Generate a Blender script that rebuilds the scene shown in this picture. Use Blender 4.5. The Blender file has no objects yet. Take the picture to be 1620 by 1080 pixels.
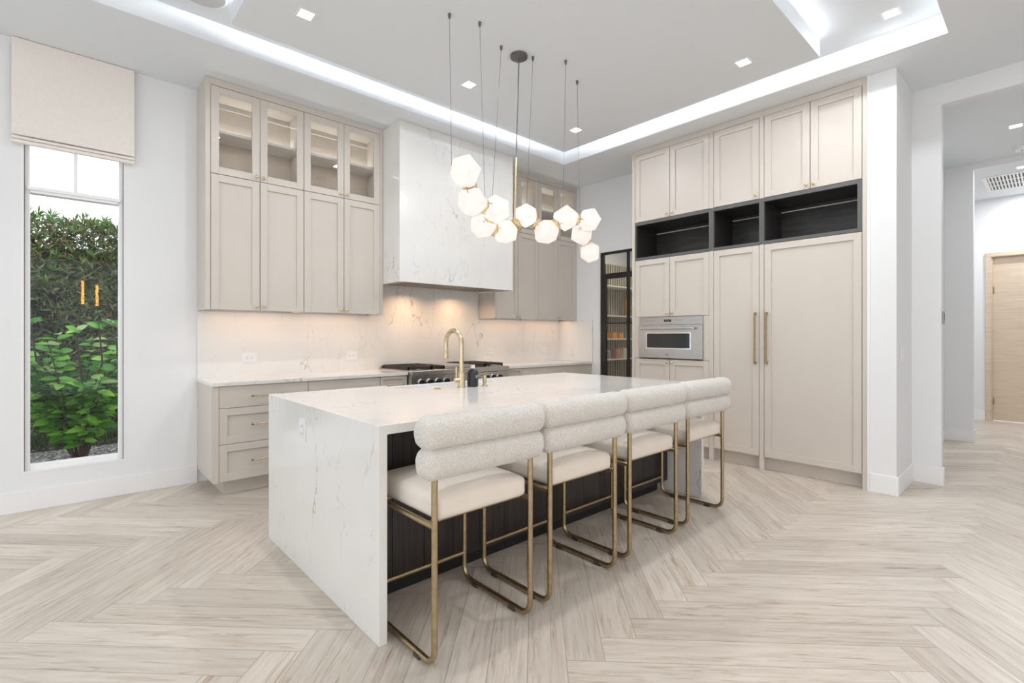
import bpy, bmesh, math, random
from mathutils import Vector, Matrix, noise
R = math.radians
PI = math.pi
random.seed(7)
sc = bpy.context.scene
COL = sc.collection

# ------------------------------------------------------------------ camera
H = 1.29
cam_d = bpy.data.cameras.new('camera')
cam = bpy.data.objects.new('camera', cam_d)
COL.objects.link(cam)
cam.location = (0, 0, H)
cam.rotation_euler = (R(90), 0, R(47.786 - 90) + 0.0)
cam.rotation_euler = (R(90), 0, math.atan2(0.74065, 0.67189) - PI / 2)
cam_d.sensor_width = 36.0
cam_d.lens = 777.83 / 1620 * 36.0
cam_d.shift_y = -(540 - 530.94) / 1620
cam_d.clip_start = 0.05
cam_d.clip_end = 200
sc.camera = cam
# ------------------------------------------------------------------ colour management, world
sc.view_settings.view_transform = 'Standard'
sc.view_settings.look = 'None'
sc.view_settings.gamma = 1.0
sc.view_settings.use_curve_mapping = False
sc.view_settings.exposure = 0.42
try:
    sc.cycles.use_denoising = True
    sc.cycles.denoiser = 'OPENIMAGEDENOISE'
    sc.cycles.max_bounces = 12
    sc.cycles.diffuse_bounces = 6
    sc.cycles.glossy_bounces = 5
    sc.cycles.transmission_bounces = 10
    sc.cycles.transparent_max_bounces = 16
    sc.cycles.sample_clamp_indirect = 6.0
    sc.cycles.caustics_reflective = False
    sc.cycles.caustics_refractive = False
except Exception:
    pass
world = bpy.data.worlds.new('overcast_sky')
sc.world = world
world.use_nodes = True
bg = world.node_tree.nodes['Background']
bg.inputs[0].default_value = (0.90, 0.955, 1.0, 1)
bg.inputs[1].default_value = 1.5

DOWN_W = 7.0      # watts of one recessed downlight
COVE_E = 52.0       # emission of the LED strips in the ceiling recess
UNDER_W = 0.6      # watts of one under-cabinet light bar


# ------------------------------------------------------------------ materials
class NT:
    def __init__(s, name):
        s.m = bpy.data.materials.new(name)
        s.m.use_nodes = True
        s.t = s.m.node_tree
        s.n = s.t.nodes
        s.out = s.n['Material Output']
        s.b = s.n.get('Principled BSDF')

    def new(s, typ, **kw):
        n = s.n.new(typ)
        for k, v in kw.items():
            setattr(n, k, v)
        return n

    def link(s, a, b):
        s.t.links.new(a, b)

    def math(s, op, a, b=None, c=None, clamp=False):
        n = s.n.new('ShaderNodeMath')
        n.operation = op
        n.use_clamp = clamp
        for i, v in enumerate((a, b, c)):
            if v is None:
                continue
            if isinstance(v, (int, float)):
                n.inputs[i].default_value = v
            else:
                s.link(v, n.inputs[i])
        return n.outputs[0]

    def pos(s):
        return s.new('ShaderNodeNewGeometry').outputs['Position']

    def objco(s):
        return s.new('ShaderNodeTexCoord').outputs['Object']

    def mapping(s, vec, scale=(1, 1, 1), rot=(0, 0, 0), loc=(0, 0, 0)):
        n = s.new('ShaderNodeMapping')
        s.link(vec, n.inputs[0])
        n.inputs['Location'].default_value = loc
        n.inputs['Rotation'].default_value = rot
        n.inputs['Scale'].default_value = scale
        return n.outputs[0]

    def noise(s, vec, scale, detail=3, rough=0.5, dist=0.0):
        n = s.new('ShaderNodeTexNoise')
        s.link(vec, n.inputs['Vector'])
        n.inputs['Scale'].default_value = scale
        n.inputs['Detail'].default_value = detail
        n.inputs['Roughness'].default_value = rough
        n.inputs['Distortion'].default_value = dist
        return n.outputs['Fac']

    def ramp(s, fac, stops):
        n = s.new('ShaderNodeValToRGB')
        s.link(fac, n.inputs[0])
        e = n.color_ramp.elements
        while len(e) < len(stops):
            e.new(0.5)
        for i, (p, c) in enumerate(stops):
            e[i].position = p
            e[i].color = tuple(c) + (1,) if len(c) == 3 else c
        return n.outputs[0]

    def mix(s, fac, a, b, mode='MIX'):
        n = s.new('ShaderNodeMix', data_type='RGBA', blend_type=mode)
        ins = n.inputs
        for sock, v in ((ins[0], fac), (ins[6], a), (ins[7], b)):
            if isinstance(v, (int, float)):
                sock.default_value = v
            elif isinstance(v, tuple):
                sock.default_value = tuple(v) + (1,) if len(v) == 3 else v
            else:
                s.link(v, sock)
        return n.outputs[2]

    def bump(s, h, strength=0.2, dist=0.01):
        n = s.new('ShaderNodeBump')
        s.link(h, n.inputs['Height'])
        n.inputs['Strength'].default_value = strength
        n.inputs['Distance'].default_value = dist
        s.link(n.outputs[0], s.b.inputs['Normal'])


def solid(name, col, rough=0.5, metal=0.0, spec=0.5, var=0.0, vscale=6.0, bump=0.0, bscale=60.0, coat=0.0):
    m = NT(name)
    b = m.b
    b.inputs['Base Color'].default_value = tuple(col) + (1,)
    b.inputs['Roughness'].default_value = rough
    b.inputs['Metallic'].default_value = metal
    b.inputs['Specular IOR Level'].default_value = spec
    if coat:
        b.inputs['Coat Weight'].default_value = coat
        b.inputs['Coat Roughness'].default_value = 0.05
    if var or bump:
        co = m.objco()
    if var:
        f = m.noise(co, vscale, 3)
        lo = tuple(c * (1 - var) for c in col)
        hi = tuple(min(1, c * (1 + var)) for c in col)
        m.link(m.ramp(f, [(0.3, lo), (0.7, hi)]), b.inputs['Base Color'])
    if bump:
        m.bump(m.noise(co, bscale, 4), bump, 0.004)
    return m.m


def quartz(name):
    m = NT(name)
    p = m.pos()
    w = m.new('ShaderNodeTexNoise')
    m.link(p, w.inputs['Vector'])
    w.inputs['Scale'].default_value = 1.6
    w.inputs['Detail'].default_value = 8
    w.inputs['Roughness'].default_value = 0.65
    vm = m.new('ShaderNodeVectorMath', operation='MULTIPLY_ADD')
    m.link(w.outputs['Color'], vm.inputs[0])
    vm.inputs[1].default_value = (0.30, 0.30, 0.30)
    m.link(p, vm.inputs[2])
    wp = vm.outputs[0]
    # main veins
    f1 = m.noise(m.mapping(wp, (2.1, 2.1, 0.5), (0.55, -0.60, 0.3)), 1.0, 3, 0.55)
    d1 = m.math('ABSOLUTE', m.math('SUBTRACT', f1, 0.5))
    v1 = m.math('SUBTRACT', 1.0, m.math('DIVIDE', d1, 0.0030), clamp=True)
    k1 = m.ramp(m.noise(m.mapping(p, (1, 1, 1), (0, 0, 0), (4, 1, 2)), 1.7, 3), [(0.40, (0, 0, 0)), (0.60, (1, 1, 1))])
    f2 = m.noise(m.mapping(wp, (2.6, 2.6, 0.8), (-0.5, -0.75, 0.2), (9, 3, 5)), 1.2, 3, 0.6)
    d2 = m.math('ABSOLUTE', m.math('SUBTRACT', f2, 0.5))
    v2 = m.math('SUBTRACT', 1.0, m.math('DIVIDE', d2, 0.0026), clamp=True)
    k2 = m.ramp(m.noise(m.mapping(p, (1, 1, 1), (0, 0, 0), (14, 7, 3)), 2.3, 3), [(0.44, (0, 0, 0)), (0.62, (1, 1, 1))])
    a = m.math('MULTIPLY', v1, k1)
    c = m.math('MULTIPLY', m.math('MULTIPLY', v2, k2), 0.7)
    fac = m.math('MULTIPLY', m.math('ADD', a, c, clamp=True), 0.8)
    cl = m.ramp(m.noise(p, 1.5, 4), [(0.3, (0.745, 0.735, 0.71)), (0.7, (0.80, 0.795, 0.775))])
    m.link(m.mix(fac, cl, (0.40, 0.355, 0.30)), m.b.inputs['Base Color'])
    m.b.inputs['Roughness'].default_value = 0.12
    m.b.inputs['Specular IOR Level'].default_value = 0.5
    return m.m


def dark_wood(name, c0, c1, rough, axis='z'):
    m = NT(name)
    s = {'z': (14, 14, 0.9), 'y': (14, 0.9, 14), 'x': (0.9, 14, 14)}[axis]
    co = m.pos()
    f = m.noise(m.mapping(co, s), 4.0, 6, 0.65, 0.3)
    m.link(m.ramp(f, [(0.3, c0), (0.72, c1)]), m.b.inputs['Base Color'])
    m.b.inputs['Roughness'].default_value = rough
    m.bump(f, 0.15, 0.002)
    return m.m


def floor_mat():
    m = NT('whitewashed oak herringbone')
    p = m.pos()
    sep = m.new('ShaderNodeSeparateXYZ')
    m.link(p, sep.inputs[0])
    x, y = sep.outputs[0], sep.outputs[1]
    r2 = 0.5 ** 0.5
    w = 0.154
    n = 8
    u = m.math('MULTIPLY', m.math('SUBTRACT', x, y), r2)
    v = m.math('MULTIPLY', m.math('ADD', x, y), r2)
    U = m.math('DIVIDE', m.math('SUBTRACT', u, 0.275), w)
    V = m.math('DIVIDE', m.math('SUBTRACT', v, 1.964), w)
    i, j = m.math('FLOOR', U), m.math('FLOOR', V)
    fu, fv = m.math('FRACT', U), m.math('FRACT', V)
    k = m.math('FLOORED_MODULO', m.math('SUBTRACT', i, j), 2 * n)
    k = m.math('ROUND', k)
    isH = m.math('LESS_THAN', k, n - 0.5)
    alongH = m.math('ADD', k, fu)
    kv = m.math('SUBTRACT', 2 * n - 1, k)
    alongV = m.math('ADD', kv, fv)

    def sel(a, b):
        # isH ? a : b
        return m.math('ADD', m.math('MULTIPLY', a, isH), m.math('MULTIPLY', b, m.math('SUBTRACT', 1.0, isH)))
    along = sel(alongH, alongV)
    across = sel(fv, fu)
    idx = sel(m.math('SUBTRACT', i, k), i)
    idy = sel(j, m.math('SUBTRACT', j, kv))
    cid = m.new('ShaderNodeCombineXYZ')
    m.link(idx, cid.inputs[0])
    m.link(idy, cid.inputs[1])
    m.link(isH, cid.inputs[2])
    wn = m.new('ShaderNodeTexWhiteNoise', noise_dimensions='3D')
    m.link(cid.outputs[0], wn.inputs['Vector'])
    rnd = wn.outputs['Value']
    # joints
    e1 = m.math('MINIMUM', across, m.math('SUBTRACT', 1.0, across))
    e2 = m.math('MINIMUM', along, m.math('SUBTRACT', float(n), along))
    e = m.math('MINIMUM', e1, e2)
    joint = m.math('LESS_THAN', e, 0.013)
    # grain coordinates
    g = m.new('ShaderNodeCombineXYZ')
    m.link(m.math('ADD', m.math('MULTIPLY', along, 0.16), m.math('MULTIPLY', rnd, 37.0)), g.inputs[0])
    m.link(m.math('ADD', across, m.math('MULTIPLY', rnd, 91.0)), g.inputs[1])
    m.link(m.math('MULTIPLY', rnd, 53.0), g.inputs[2])
    gv = g.outputs[0]
    grain = m.noise(m.mapping(gv, (3.0, 5.5, 1)), 1.0, 6, 0.62, 0.6)
    streak = m.noise(m.mapping(gv, (2.6, 6.0, 1)), 1.0, 5, 0.62, 1.3)
    fine = m.noise(m.mapping(gv, (9, 60, 1)), 1.0, 3, 0.6)
    c = m.ramp(grain, [(0.25, (0.54, 0.465, 0.385)), (0.5, (0.665, 0.60, 0.525)), (0.75, (0.735, 0.68, 0.615))])
    st = m.ramp(streak, [(0.56, (1, 1, 1)), (0.63, (0.84, 0.79, 0.74)), (0.73, (0.62, 0.545, 0.475))])
    c = m.mix(1.0, c, st, 'MULTIPLY')
    c = m.mix(0.45, c, m.ramp(fine, [(0.35, (0.84, 0.82, 0.80)), (0.6, (1, 1, 1))]), 'MULTIPLY')
    tone = m.ramp(rnd, [(0.0, (0.87, 0.86, 0.845)), (1.0, (1.06, 1.06, 1.06))])
    c = m.mix(1.0, c, tone, 'MULTIPLY')
    c = m.mix(m.math('MULTIPLY', joint, 0.75), c, (0.36, 0.30, 0.245))
    m.link(c, m.b.inputs['Base Color'])
    rr = m.ramp(grain, [(0.3, (0.42, 0.42, 0.42)), (0.7, (0.33, 0.33, 0.33))])
    m.link(rr, m.b.inputs['Roughness'])
    hgt = m.math('SUBTRACT', m.math('MULTIPLY', grain, 0.25), m.math('MULTIPLY', joint, 1.0))
    m.bump(hgt, 0.12, 0.003)
    return m.m


def pale_wood(name):
    m = NT(name)
    f = m.noise(m.mapping(m.pos(), (6, 0.7, 16)), 3.0, 5, 0.6, 0.4)
    m.link(m.ramp(f, [(0.3, (0.60, 0.47, 0.345)), (0.7, (0.72, 0.60, 0.48))]), m.b.inputs['Base Color'])
    m.b.inputs['Roughness'].default_value = 0.5
    return m.m


def brushed(name, col, rough, sc_=(1, 1, 1)):
    m = NT(name)
    f = m.noise(m.mapping(m.objco(), sc_), 40.0, 3)
    lo = tuple(c * 0.88 for c in col)
    hi = tuple(min(1, c * 1.1) for c in col)
    m.link(m.ramp(f, [(0.3, lo), (0.7, hi)]), m.b.inputs['Base Color'])
    m.b.inputs['Metallic'].default_value = 1.0
    m.b.inputs['Roughness'].default_value = rough
    return m.m


def thin_glass(name, tint=(0.97, 0.98, 0.98), refl=1.0, rough=0.0):
    m = NT(name)
    m.n.remove(m.b)
    tr = m.new('ShaderNodeBsdfTransparent')
    tr.inputs[0].default_value = tint + (1,)
    gl = m.new('ShaderNodeBsdfGlossy')
    gl.inputs['Roughness'].default_value = rough
    fr = m.new('ShaderNodeFresnel')
    bf = m.new('ShaderNodeNewGeometry').outputs['Backfacing']
    m.link(m.math('MULTIPLY_ADD', bf, 1 / 1.5 - 1.5, 1.5), fr.inputs[0])
    fac = m.math('MULTIPLY', fr.outputs[0], refl)
    mx = m.new('ShaderNodeMixShader')
    m.link(fac, mx.inputs[0])
    m.link(tr.outputs[0], mx.inputs[1])
    m.link(gl.outputs[0], mx.inputs[2])
    m.link(mx.outputs[0], m.out.inputs[0])
    return m.m


def solid_glass(name, col, ior=1.45, rough=0.0):
    m = NT(name)
    m.b.inputs['Base Color'].default_value = col + (1,)
    m.b.inputs['Transmission Weight'].default_value = 1.0
    m.b.inputs['IOR'].default_value = ior
    m.b.inputs['Roughness'].default_value = rough
    return m.m


def emit(name, col, e):
    m = NT(name)
    m.n.remove(m.b)
    em = m.new('ShaderNodeEmission')
    em.inputs[0].default_value = tuple(col) + (1,)
    em.inputs[1].default_value = e
    m.link(em.outputs[0], m.out.inputs[0])
    return m.m


def frosted(name):
    m = NT(name)
    m.n.remove(m.b)
    tl = m.new('ShaderNodeBsdfTranslucent')
    tl.inputs[0].default_value = (0.80, 0.765, 0.75, 1)
    gl = m.new('ShaderNodeBsdfGlossy')
    gl.inputs['Roughness'].default_value = 0.25
    em = m.new('ShaderNodeEmission')
    em.inputs[0].default_value = (1.0, 0.955, 0.93, 1)
    em.inputs[1].default_value = 0.10
    mx = m.new('ShaderNodeMixShader')
    mx.inputs[0].default_value = 0.06
    m.link(tl.outputs[0], mx.inputs[1])
    m.link(gl.outputs[0], mx.inputs[2])
    ad = m.new('ShaderNodeAddShader')
    m.link(mx.outputs[0], ad.inputs[0])
    m.link(em.outputs[0], ad.inputs[1])
    m.link(ad.outputs[0], m.out.inputs[0])
    return m.m


def boucle_mat():
    m = NT('cream boucle wool')
    co = m.objco()
    vo = m.new('ShaderNodeTexVoronoi')
    m.link(co, vo.inputs['Vector'])
    vo.inputs['Scale'].default_value = 150
    n2 = m.noise(co, 260, 3)
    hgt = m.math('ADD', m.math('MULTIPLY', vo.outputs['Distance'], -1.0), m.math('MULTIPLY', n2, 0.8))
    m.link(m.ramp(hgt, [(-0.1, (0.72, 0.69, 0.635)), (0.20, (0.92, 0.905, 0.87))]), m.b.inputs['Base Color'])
    m.b.inputs['Roughness'].default_value = 0.95
    m.b.inputs['Specular IOR Level'].default_value = 0.1
    m.b.inputs['Sheen Weight'].default_value = 0.3
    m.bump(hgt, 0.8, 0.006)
    return m.m


def linen_mat():
    m = NT('cream linen')
    co = m.objco()
    a = m.noise(m.mapping(co, (3, 3, 160)), 3.0, 3)
    b = m.noise(m.mapping(co, (160, 3, 3)), 3.0, 3)
    h = m.math('ADD', a, b)
    big = m.noise(m.mapping(co, (40, 1, 22)), 1.0, 4, 0.7)
    c = m.ramp(h, [(0.35, (0.76, 0.70, 0.64)), (0.65, (0.86, 0.81, 0.76))])
    c = m.mix(0.25, c, m.ramp(big, [(0.4, (0.9, 0.88, 0.86)), (0.6, (1, 1, 1))]), 'MULTIPLY')
    m.link(c, m.b.inputs['Base Color'])
    m.b.inputs['Roughness'].default_value = 0.9
    m.bump(h, 0.35, 0.002)
    return m.m


def leaf_mat(name, stops, rough=0.4, trans=True):
    m = NT(name)
    rp = m.new('ShaderNodeNewGeometry').outputs['Random Per Island']
    c = m.ramp(rp, stops)
    m.link(c, m.b.inputs['Base Color'])
    m.b.inputs['Roughness'].default_value = rough
    if trans:
        tl = m.new('ShaderNodeBsdfTranslucent')
        m.link(c, tl.inputs[0])
        mx = m.new('ShaderNodeMixShader')
        mx.inputs[0].default_value = 0.35
        m.link(m.b.outputs[0], mx.inputs[1])
        m.link(tl.outputs[0], mx.inputs[2])
        m.link(mx.outputs[0], m.out.inputs[0])
    return m.m


def gravel_mat():
    m = NT('garden gravel')
    vo = m.new('ShaderNodeTexVoronoi')
    m.link(m.pos(), vo.inputs['Vector'])
    vo.inputs['Scale'].default_value = 45
    m.link(m.ramp(vo.outputs['Color'], [(0.2, (0.07, 0.06, 0.055)), (0.55, (0.26, 0.23, 0.21)), (0.85, (0.7, 0.67, 0.65))]), m.b.inputs['Base Color'])
    m.b.inputs['Roughness'].default_value = 0.9
    m.bump(vo.outputs['Distance'], 0.6, 0.02)
    return m.m


M = dict(
    wall=solid('white wall paint', (0.805, 0.815, 0.826), 0.6, spec=0.25, bump=0.03, bscale=250),
    ceil=solid('white ceiling paint', (0.775, 0.81, 0.84), 0.7, spec=0.2, bump=0.02, bscale=250),
    trim=solid('white satin trim', (0.85, 0.85, 0.855), 0.35),
    vinyl=solid('white vinyl window frame', (0.90, 0.90, 0.91), 0.3),
    cab=solid('greige lacquer', (0.615, 0.565, 0.508), 0.38, var=0.015, vscale=3),
    cabin=solid('greige cabinet interior', (0.60, 0.54, 0.47), 0.5),
    shelf=solid('white shelf edge', (0.80, 0.79, 0.77), 0.4),
    quartz=quartz('white veined quartz'),
    iwood=dark_wood('espresso stained oak', (0.012, 0.009, 0.008), (0.05, 0.038, 0.034), 0.42),
    kick=solid('black toe kick', (0.008, 0.007, 0.007), 0.5),
    niche=dark_wood('black brown oak', (0.012, 0.011, 0.011), (0.05, 0.045, 0.042), 0.4, 'y'),
    nframe=solid('charcoal laminate', (0.105, 0.105, 0.102), 0.42),
    brass=brushed('antique brass', (0.46, 0.36, 0.215), 0.33),
    gold=brushed('satin gold brass', (0.78, 0.60, 0.33), 0.28),
    bronze=brushed('aged brass', (0.40, 0.285, 0.135), 0.36),
    champagne=brushed('champagne brass', (0.64, 0.53, 0.34), 0.28),
    pewter=solid('dark pewter', (0.16, 0.155, 0.15), 0.5, 0.6),
    steel=brushed('brushed stainless steel', (0.56, 0.55, 0.54), 0.27, (0.2, 1, 12)),
    chrome=brushed('polished steel', (0.75, 0.75, 0.75), 0.12),
    iron=solid('black cast iron', (0.03, 0.026, 0.023), 0.6),
    black=solid('black plastic', (0.012, 0.012, 0.012), 0.25),
    bglass=solid('black oven glass', (0.02, 0.021, 0.023), 0.06),
    leather=solid('cream leather', (0.80, 0.73, 0.645), 0.42, var=0.03, vscale=9, bump=0.08, bscale=180),
    boucle=boucle_mat(),
    linen=linen_mat(),
    plastic=solid('white plastic', (0.82, 0.82, 0.83), 0.3),
    slot=solid('dark slot', (0.05, 0.05, 0.05), 0.6),
    ceramic=solid('white fireclay', (0.84, 0.85, 0.86), 0.1),
    glide=solid('smoked plastic glide', (0.05, 0.045, 0.04), 0.2),
    glass=thin_glass('clear window glass', (0.98, 0.985, 0.985), 0.35),
    cglass=thin_glass('cabinet door glass', (0.95, 0.945, 0.935), 1.2),
    pglass=thin_glass('pantry door glass', (0.96, 0.96, 0.95), .8),
    slat=solid('oatmeal slat', (0.56, 0.52, 0.43), 0.5),
    blk=solid('black steel frame', (0.014, 0.013, 0.012), 0.45),
    lens=emit('downlight lens', (1.0, 0.975, 0.94), 14.0),
    led=emit('cove led', (0.95, 0.975, 1.0), COVE_E),
    puck=emit('warm puck lens', (1.0, 0.84, 0.70), 5.0),
    glowstrip=emit('added glow strip', (0.97, 1.0, 0.99), 3.0),  # strip added to brighten the glazed cabinets
    bulb=emit('warm bulb', (1.0, 0.92, 0.84), 4.6),
    amber=emit('amber glow tube', (1.0, 0.40, 0.09), 45.0),
    frost=frosted('frosted white glass'),
    door=pale_wood('pale oak veneer'),
    floor=floor_mat(),
    hedge=leaf_mat('hedge leaf', [(0.0, (0.05, 0.085, 0.03)), (0.4, (0.16, 0.25, 0.09)), (0.66, (0.26, 0.24, 0.11)), (0.82, (0.38, 0.22, 0.13)), (0.93, (0.22, 0.36, 0.09)), (1.0, (0.36, 0.52, 0.17))], 0.5),
    hcore=solid('dark hedge core', (0.010, 0.010, 0.007), 0.9),
    shoot=leaf_mat('hedge shoot leaf', [(0.0, (0.10, 0.19, 0.04)), (1.0, (0.26, 0.42, 0.12))], 0.5),
    big=leaf_mat('shrub leaf', [(0.0, (0.03, 0.11, 0.012)), (0.4, (0.09, 0.32, 0.025)), (0.75, (0.22, 0.56, 0.05)), (1.0, (0.42, 0.68, 0.12))], 0.28),
    young=leaf_mat('young shrub leaf', [(0.0, (0.30, 0.48, 0.13)), (1.0, (0.52, 0.62, 0.30))], 0.35),
    stem=solid('brown stem', (0.05, 0.028, 0.018), 0.8),
    grass=leaf_mat('grass blade', [(0.0, (0.02, 0.05, 0.012)), (0.7, (0.07, 0.15, 0.035)), (1.0, (0.30, 0.36, 0.2))], 0.5),
    gravel=gravel_mat(),
    orange=solid('orange card', (0.75, 0.33, 0.05), 0.6),
    amberj=solid('amber jar', (0.45, 0.22, 0.05), 0.3),
    tin=solid('grey tin', (0.35, 0.36, 0.37), 0.4),
    paper=solid('cream packet', (0.7, 0.62, 0.5), 0.7),
    rose=solid('rose packet', (0.55, 0.30, 0.24), 0.7),
    amenity=solid('matte black bottle', (0.018, 0.019, 0.02), 0.38),
    label=solid('slate label', (0.20, 0.22, 0.235), 0.6),
    cream=solid('cream pump', (0.78, 0.68, 0.54), 0.4),
    grey=solid('grey ceiling cover', (0.58, 0.58, 0.58), 0.6),
)


# ------------------------------------------------------------------ mesh helpers
class MB:
    def __init__(s):
        s.bm = bmesh.new()

    def box(s, x0, x1, y0, y1, z0, z1):
        vs = [s.bm.verts.new(c) for c in ((x0, y0, z0), (x1, y0, z0), (x1, y1, z0), (x0, y1, z0), (x0, y0, z1), (x1, y0, z1), (x1, y1, z1), (x0, y1, z1))]
        for f in ((0, 3, 2, 1), (4, 5, 6, 7), (0, 1, 5, 4), (1, 2, 6, 5), (2, 3, 7, 6), (3, 0, 4, 7)):
            s.bm.faces.new([vs[i] for i in f])
        return s

    def poly(s, pts):
        s.bm.faces.new([s.bm.verts.new(p) for p in pts])
        return s

    def prism(s, pts, axis, a, b):
        """closed outline pts (2d) extruded along an axis from a to b"""
        def mk(p, t):
            return {'x': (t, p[0], p[1]), 'y': (p[0], t, p[1]), 'z': (p[0], p[1], t)}[axis]
        lo = [s.bm.verts.new(mk(p, a)) for p in pts]
        hi = [s.bm.verts.new(mk(p, b)) for p in pts]
        n = len(pts)
        s.bm.faces.new(lo[::-1])
        s.bm.faces.new(hi)
        for i in range(n):
            s.bm.faces.new((lo[i], lo[(i + 1) % n], hi[(i + 1) % n], hi[i]))
        return s

    def lathe(s, prof, c=(0, 0, 0), seg=24, axis='z', caps=True):
        rings = []
        for r, h in prof:
            ring = []
            for i in range(seg):
                a = 2 * PI * i / seg
                p = (r * math.cos(a), r * math.sin(a), h)
                if axis == 'y':
                    p = (p[0], h, p[1])
                elif axis == 'x':
                    p = (h, p[0], p[1])
                ring.append(s.bm.verts.new((c[0] + p[0], c[1] + p[1], c[2] + p[2])))
            rings.append(ring)
        for k in range(len(rings) - 1):
            for i in range(seg):
                s.bm.faces.new((rings[k][i], rings[k][(i + 1) % seg], rings[k + 1][(i + 1) % seg], rings[k + 1][i]))
        if caps:
            s.bm.faces.new(rings[0][::-1])
            s.bm.faces.new(rings[-1])
        return s

    def tube(s, pts, r, seg=12, fillet=0.0, fs=6, closed=False):
        pts = [Vector(p) for p in pts]
        if fillet:
            out = [pts[0]]
            for i in range(1, len(pts) - 1):
                a, b, c = pts[i - 1], pts[i], pts[i + 1]
                d1, d2 = (a - b).normalized(), (c - b).normalized()
                ang = d1.angle(d2)
                if ang > PI - 0.02:
                    out.append(b)
                    continue
                t = fillet / math.tan(ang / 2)
                t = min(t, 0.49 * (a - b).length, 0.49 * (c - b).length)
                rr = t * math.tan(ang / 2)
                cen = b + (d1 + d2).normalized() * (rr / math.sin(ang / 2))
                p1, p2 = b + d1 * t, b + d2 * t
                v1, v2 = p1 - cen, p2 - cen
                tot = v1.angle(v2)
                ax = v1.cross(v2).normalized()
                for q in range(fs + 1):
                    out.append(cen + Matrix.Rotation(tot * q / fs, 3, ax) @ v1)
            out.append(pts[-1])
            pts = out
        rings = []
        up = None
        for i, p in enumerate(pts):
            if i == 0:
                t = pts[1] - p
            elif i == len(pts) - 1:
                t = p - pts[i - 1]
            else:
                t = (pts[i + 1] - p).normalized() + (p - pts[i - 1]).normalized()
            t.normalize()
            if up is None:
                up = Vector((0, 0, 1)) if abs(t.z) < 0.9 else Vector((1, 0, 0))
            n = (up - t * up.dot(t)).normalized()
            up = n
            b = t.cross(n)
            rad = r[i] if isinstance(r, (list, tuple)) else r
            rings.append([s.bm.verts.new(p + n * (rad * math.cos(2 * PI * k / seg)) + b * (rad * math.sin(2 * PI * k / seg))) for k in range(seg)])
        for k in range(len(rings) - 1):
            for i in range(seg):
                s.bm.faces.new((rings[k][i], rings[k][(i + 1) % seg], rings[k + 1][(i + 1) % seg], rings[k + 1][i]))
        s.bm.faces.new(rings[0][::-1])
        s.bm.faces.new(rings[-1])
        return s

    def build(s, name, mat, parent=None, smooth=False, bevel=0.0, seg=2, loc=None, ang=40):
        bmesh.ops.recalc_face_normals(s.bm, faces=s.bm.faces[:])
        me = bpy.data.meshes.new(name)
        s.bm.to_mesh(me)
        s.bm.free()
        me.materials.append(M[mat] if isinstance(mat, str) else mat)
        if smooth:
            me.polygons.foreach_set('use_smooth', [True] * len(me.polygons))
            me.set_sharp_from_angle(angle=R(ang))
        o = bpy.data.objects.new(name, me)
        COL.objects.link(o)
        if loc:
            o.location = loc
        if parent:
            o.parent = parent
        if bevel:
            md = o.modifiers.new('edge', 'BEVEL')
            md.width = bevel
            md.segments = seg
            md.limit_method = 'ANGLE'
            md.angle_limit = R(35)
        return o


def tag(o, label=None, cat=None, group=None, kind=None):
    if label:
        o['label'] = label
    if cat:
        o['category'] = cat
    if group:
        o['group'] = group
    if kind:
        o['kind'] = kind
    return o


def thing(name, label, cat, loc=(0, 0, 0), rz=0.0, group=None):
    o = bpy.data.objects.new(name, None)
    o.empty_display_size = 0.1
    COL.objects.link(o)
    o.location = loc
    o.rotation_euler = (0, 0, rz)
    return tag(o, label, cat, group)


def struct(o, label, cat='structure'):
    return tag(o, label, cat, None, 'structure')


def copy_tree(root, loc=None, rz=None, label=None):
    def rec(o, par):
        c = o.copy()
        COL.objects.link(c)
        if par:
            c.parent = par
        for ch in list(kids.get(o.name, [])):
            rec(ch, c)
        return c
    kids = {}
    for o in list(COL.objects):
        if o.parent:
            kids.setdefault(o.parent.name, []).append(o)
    r = rec(root, None)
    if loc is not None:
        r.location = loc
    if rz is not None:
        r.rotation_euler = (0, 0, rz)
    if label:
        r['label'] = label
    return r


def light(name, typ, loc, energy, color=(1, 1, 1), size=0.1, rot=(0, 0, 0), parent=None, spread=None, size_y=None):
    d = bpy.data.lights.new(name, typ)
    d.energy = energy
    d.color = color
    if typ == 'AREA':
        d.size = size
        if size_y:
            d.shape = 'RECTANGLE'
            d.size_y = size_y
        if spread:
            d.spread = spread
    else:
        d.shadow_soft_size = size
    o = bpy.data.objects.new(name, d)
    COL.objects.link(o)
    o.location = loc
    o.rotation_euler = rot
    if parent:
        o.parent = parent
    return o


# ------------------------------------------------------------------ the room shell
ZC = 3.455      # soffit
ZU = 3.611      # ceiling inside the recess
ZP = 3.447      # underside of the dropped panel
YW = 5.085      # kitchen / window wall
XR = 5.59       # wall on the right
XL, YF = -4.2, -4.2
struct(MB().box(XL - .1, 10.6, YF - .1, YW + .15, -0.12, 0.0).build('floor', 'floor'), 'pale whitewashed oak floor laid in a herringbone pattern', 'floor')

TX0, TX1, TY0, TY1 = -0.55, 4.67, 0.508, 4.171
b = MB()
b.box(XL - .1, TX0, YF - .1, YW + .15, ZC, ZC + .25)
b.box(TX1, XR + .1, YF - .1, YW + .15, ZC, ZC + .25)
b.box(TX0, TX1, YF - .1, TY0, ZC, ZC + .25)
b.box(TX0, TX1, TY1, YW + .15, ZC, ZC + .25)
b.box(TX0, TX1, TY0, TY1, ZU, ZU + .1)
struct(b.build('ceiling', 'ceil'), 'white ceiling with a bright recess above the island', 'ceiling')
PX0, PX1, PY0, PY1 = 0.847, 4.32, 1.217, 3.825
struct(MB().box(PX0, PX1, PY0, PY1, ZP, ZU - .028).build('ceiling_panel', 'ceil'), 'flat dropped white ceiling panel inside the bright recess', 'ceiling panel')

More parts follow.
